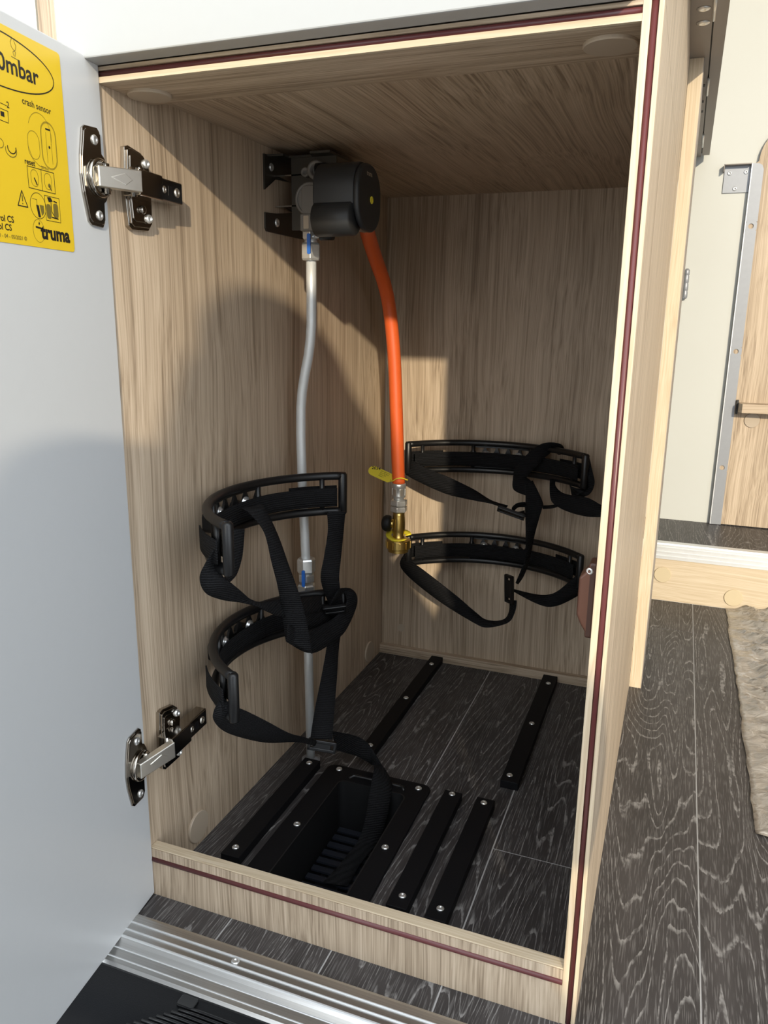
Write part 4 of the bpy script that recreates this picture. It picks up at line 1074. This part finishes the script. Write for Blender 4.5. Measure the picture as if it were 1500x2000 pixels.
# big knurled brass nut
MB().lathe([(0.0160, 0.2600), (0.0168, 0.2605), (0.0168, 0.2655), (0.0196, 0.2660), (0.0200, 0.2670), (0.0200, 0.2795), (0.0194, 0.2805), (0.0105, 0.2810)], (bx_, by_, 0), (0, 0, 1), 40, smooth=False).build('coupling_nut', BRASS, gh)
for k in range(10):
    a = k * 2 * math.pi / 10 + 0.15
    obox(MB(), (bx_ + 0.0200 * math.cos(a), by_ + 0.0200 * math.sin(a), 0.2730), (-math.sin(a), math.cos(a), 0), (0, 0, 1), (math.cos(a), math.sin(a), 0), 0.0016, 0.0055, 0.0012).build('grip', BRASS, gh, 0.0004)
# yellow ring tag above the nut
yr = MB()
n = 28
v = []
for k in range(n + 1):
    a = math.radians(20 + 310 * k / n)
    tilt = 0.0055 * math.sin(a - 0.6)
    for rad, dz in ((0.0115, 0), (0.0208, 0)):
        zz = 0.2875 + tilt * rad / 0.02 + (0.004 * max(0, math.cos(a)) if rad > 0.015 else 0)
        v.append((bx_ + rad * math.cos(a), by_ + rad * math.sin(a), zz))
F = [(2 * k, 2 * k + 1, 2 * k + 3, 2 * k + 2) for k in range(n)]
yr.add(v, F, 0, True)
o = yr.build('ring_tag', YTAG, gh); md = o.modifiers.new('thickness', 'SOLIDIFY'); md.thickness = 0.0012
tag(o, 'yellow plastic ring tag')
# yellow date tag tied to the hose
def date_tag():
    c = Vector((0.0620, 0.541, 0.3865)); u = Vector((0.040, 0.004, -0.0155)).normalized()
    w = Vector((0.15, -0.75, 0.62)); w = (w - u * w.dot(u)).normalized()
    vv = w.cross(u).normalized()
    if vv.z < 0: vv = -vv
    mb = MB()
    out = []
    for k in range(17):
        a = math.radians(90 + 180 * k / 16); out.append((-0.0145 + 0.0085 * math.cos(a), 0.0085 * math.sin(a)))
    out += [(0.0140, -0.0085), (0.0205, -0.0030), (0.0205, 0.0030), (0.0140, 0.0085)]
    f = [c + u * a + vv * b + w * 0.0003 for a, b in out]; g = [c + u * a + vv * b - w * 0.0003 for a, b in out]
    n = len(out)
    mb.add(f + g, [list(range(n)), list(range(2 * n - 1, n - 1, -1))] + [(i, n + i, n + (i + 1) % n, (i + 1) % n) for i in range(n)], 0)
    def put(txt, size, du, dv, rot, bold=0.0):
        tv, tf = text_polys(txt, size, bold)
        ca, sa = math.cos(rot), math.sin(rot)
        mb.add([c + u * (du + p[0] * ca - p[1] * sa) + vv * (dv + p[0] * sa + p[1] * ca) + w * 0.0005 for p in tv], tf, 1)
    put('2034', 0.0072, -0.0190, 0.0015, 0.30, 0.00015)
    for k, tx in enumerate(('DIN 4815-4 G', 'Date 06.2024', '30 bar PN', 'Klasse 3')):
        put(tx, 0.0027, -0.0040, 0.0045 - 0.0030 * k, 0.05)
    mb.build('date_tag', [YTAG, INK], gh)
    ring = [Vector((0.0800, 0.5345, 0.3785)), Vector((0.0840, 0.5330, 0.3795)), Vector((0.0905, 0.5330, 0.3835)), Vector((0.0985, 0.5365, 0.3845)), Vector((0.1040, 0.5445, 0.3805)),
            Vector((0.1010, 0.5540, 0.3790)), Vector((0.0890, 0.5580, 0.3800)), Vector((0.0790, 0.5510, 0.3805)), Vector((0.0770, 0.5430, 0.3795)), Vector((0.0800, 0.5345, 0.3785))]
    MB().tube(smooth_path(ring), 0.0009, 8).build('tag_loop', YTAG, gh)
date_tag()

# ================================================================== the photographer, behind the viewpoint, whose shadow falls into the locker
def person():
    mb = MB()
    def limb(pts, radii, n=14):
        P = smooth_path(pts, 4); R = []
        for i in range(len(pts) - 1):
            for k in range(4): R.append(radii[i] + (radii[i + 1] - radii[i]) * k / 4)
        R.append(radii[-1])
        mb.tube(P, R, n)
        for p, r in ((P[0], R[0]), (P[-1], R[-1])):
            ball(p, r)
    def ball(p, r, sx=1, sy=1, sz=1):
        prof = [(r * math.sin(math.pi * k / 10), -r * math.cos(math.pi * k / 10)) for k in range(11)]
        b = len(mb.v)
        mb.lathe(prof, (0, 0, 0), (0, 0, 1), 16)
        for i in range(b, len(mb.v)):
            q = mb.v[i]; mb.v[i] = (p[0] + q[0] * sx, p[1] + q[1] * sy, p[2] + q[2] * sz)
    hc = Vector((0.606, -0.925, 1.003))
    ball(hc, 0.095, 1.03, 1.0, 1.14)
    ball(hc + Vector((-0.02, 0.05, -0.055)), 0.055, 0.9, 0.9, 1.0)          # jaw
    ball(hc + Vector((-0.038, 0.098, -0.012)), 0.016, 0.9, 1.2, 1.4)         # nose
    ball(hc + Vector((-0.094, 0.005, -0.01)), 0.022, 0.5, 0.9, 1.3); ball(hc + Vector((0.094, -0.005, -0.01)), 0.022, 0.5, 0.9, 1.3)
    limb([(0.640, -0.99, 1.01), (0.725, -1.00, 0.985), (0.740, -0.99, 0.86)], [0.085, 0.078, 0.075])      # added mass beside the head, shaped to fill out the cast shadow
    limb([(0.600, -0.98, 0.96), (0.585, -1.00, 0.86)], [0.085, 0.085])
    limb([(0.630, -0.955, 0.94), (0.640, -1.0, 0.83)], [0.058, 0.066])
    # trunk
    limb([(0.630, -1.04, 0.80), (0.660, -1.07, 0.66), (0.710, -1.13, 0.48), (0.720, -1.17, 0.30)], [0.125, 0.150, 0.145, 0.150], 20)
    limb([(0.485, -0.975, 0.800), (0.62, -1.02, 0.83), (0.740, -0.99, 0.815)], [0.072, 0.090, 0.072], 16)
    limb([(0.57, -1.06, 0.66), (0.74, -1.06, 0.66)], [0.125, 0.125], 18)
    limb([(0.555, -1.14, 0.34), (0.87, -1.15, 0.34)], [0.150, 0.150], 18)  # this row and the next widened to keep sun off rail, threshold and door
    limb([(0.555, -1.10, 0.50), (0.83, -1.11, 0.50)], [0.135, 0.135], 18)
    for s, hip, knee, ank in ((-1, (0.600, -1.16, 0.27), (0.560, -1.09, -0.02), (0.575, -1.24, -0.36)), (1, (0.855, -1.16, 0.27), (0.880, -1.09, -0.02), (0.865, -1.24, -0.36))):
        limb([hip, knee, ank], [0.112, 0.072, 0.048])
        limb([Vector(ank) + Vector((0, -0.04, -0.022)), Vector(ank) + Vector((0.02 * s, 0.16, -0.026))], [0.036, 0.034])
    for s, sh_, el, wr in ((-1, (0.475, -0.97, 0.795), (0.395, -0.945, 0.550), (0.430, -0.715, 0.600)), (1, (0.745, -0.99, 0.800), (0.905, -0.935, 0.570), (0.640, -0.715, 0.595))):
        limb([sh_, el], [0.072, 0.060]); limb([el, wr], [0.058, 0.032])
        # hand: palm, four fingers curled upward, thumb
        wv = Vector(wr); fwd = Vector((-0.25 * s, 0.95, 0.2)).normalized()
        palm = wv + fwd * 0.045
        ball(palm, 0.034, 0.9, 1.2, 1.1)
        for k, ln in enumerate((0.052, 0.058, 0.055, 0.044)):
            b0 = palm + Vector((0.012 * s, 0.006, -0.024 + 0.016 * k))
            b1 = b0 + Vector((-0.020 * s, 0.016, 0.002)) * (ln / 0.055); b2 = b1 + Vector((-0.026 * s, -0.006, 0.001)) * (ln / 0.055)
            limb([b0, b1, b2], [0.0098, 0.0090, 0.0080], 8)
        limb([palm + Vector((-0.012 * s, -0.01, 0.012)), palm + Vector((-0.034 * s, -0.006, 0.022)), palm + Vector((-0.048 * s, 0.004, 0.026))], [0.012, 0.0105, 0.009], 8)
    o = mb.build('body_raw', SHIRT)
    md = o.modifiers.new('one_surface', 'REMESH'); md.mode = 'VOXEL'; md.voxel_size = 0.0085; md.use_smooth_shade = True
    dg = bpy.context.evaluated_depsgraph_get()
    me = bpy.data.meshes.new_from_object(o.evaluated_get(dg))
    bpy.data.objects.remove(o)
    me.name = 'person'
    me.materials.clear()
    for m in (SHIRT, SKIN, TROUS, HAIRM): me.materials.append(m)
    for p in me.polygons:
        c = p.center
        if (c - hc).length < 0.125 and c.z > 0.90:
            hair = (c.z > hc.z + 0.045) or (c.y < hc.y + 0.01 and c.z > hc.z - 0.05)
            p.material_index = 3 if hair else 1
        elif c.z > 0.865: p.material_index = 1
        elif c.y > -0.735 and 0.5 < c.z < 0.72: p.material_index = 1
        elif c.z < 0.36 and c.z > -0.36 : p.material_index = 2
        elif c.z <= -0.36: p.material_index = 3
        p.use_smooth = True
    b = bpy.data.objects.new('person', me)
    COL.objects.link(b)
    tag(b, 'person in a dark blue shirt and grey trousers bending forward outside', 'person')
person()
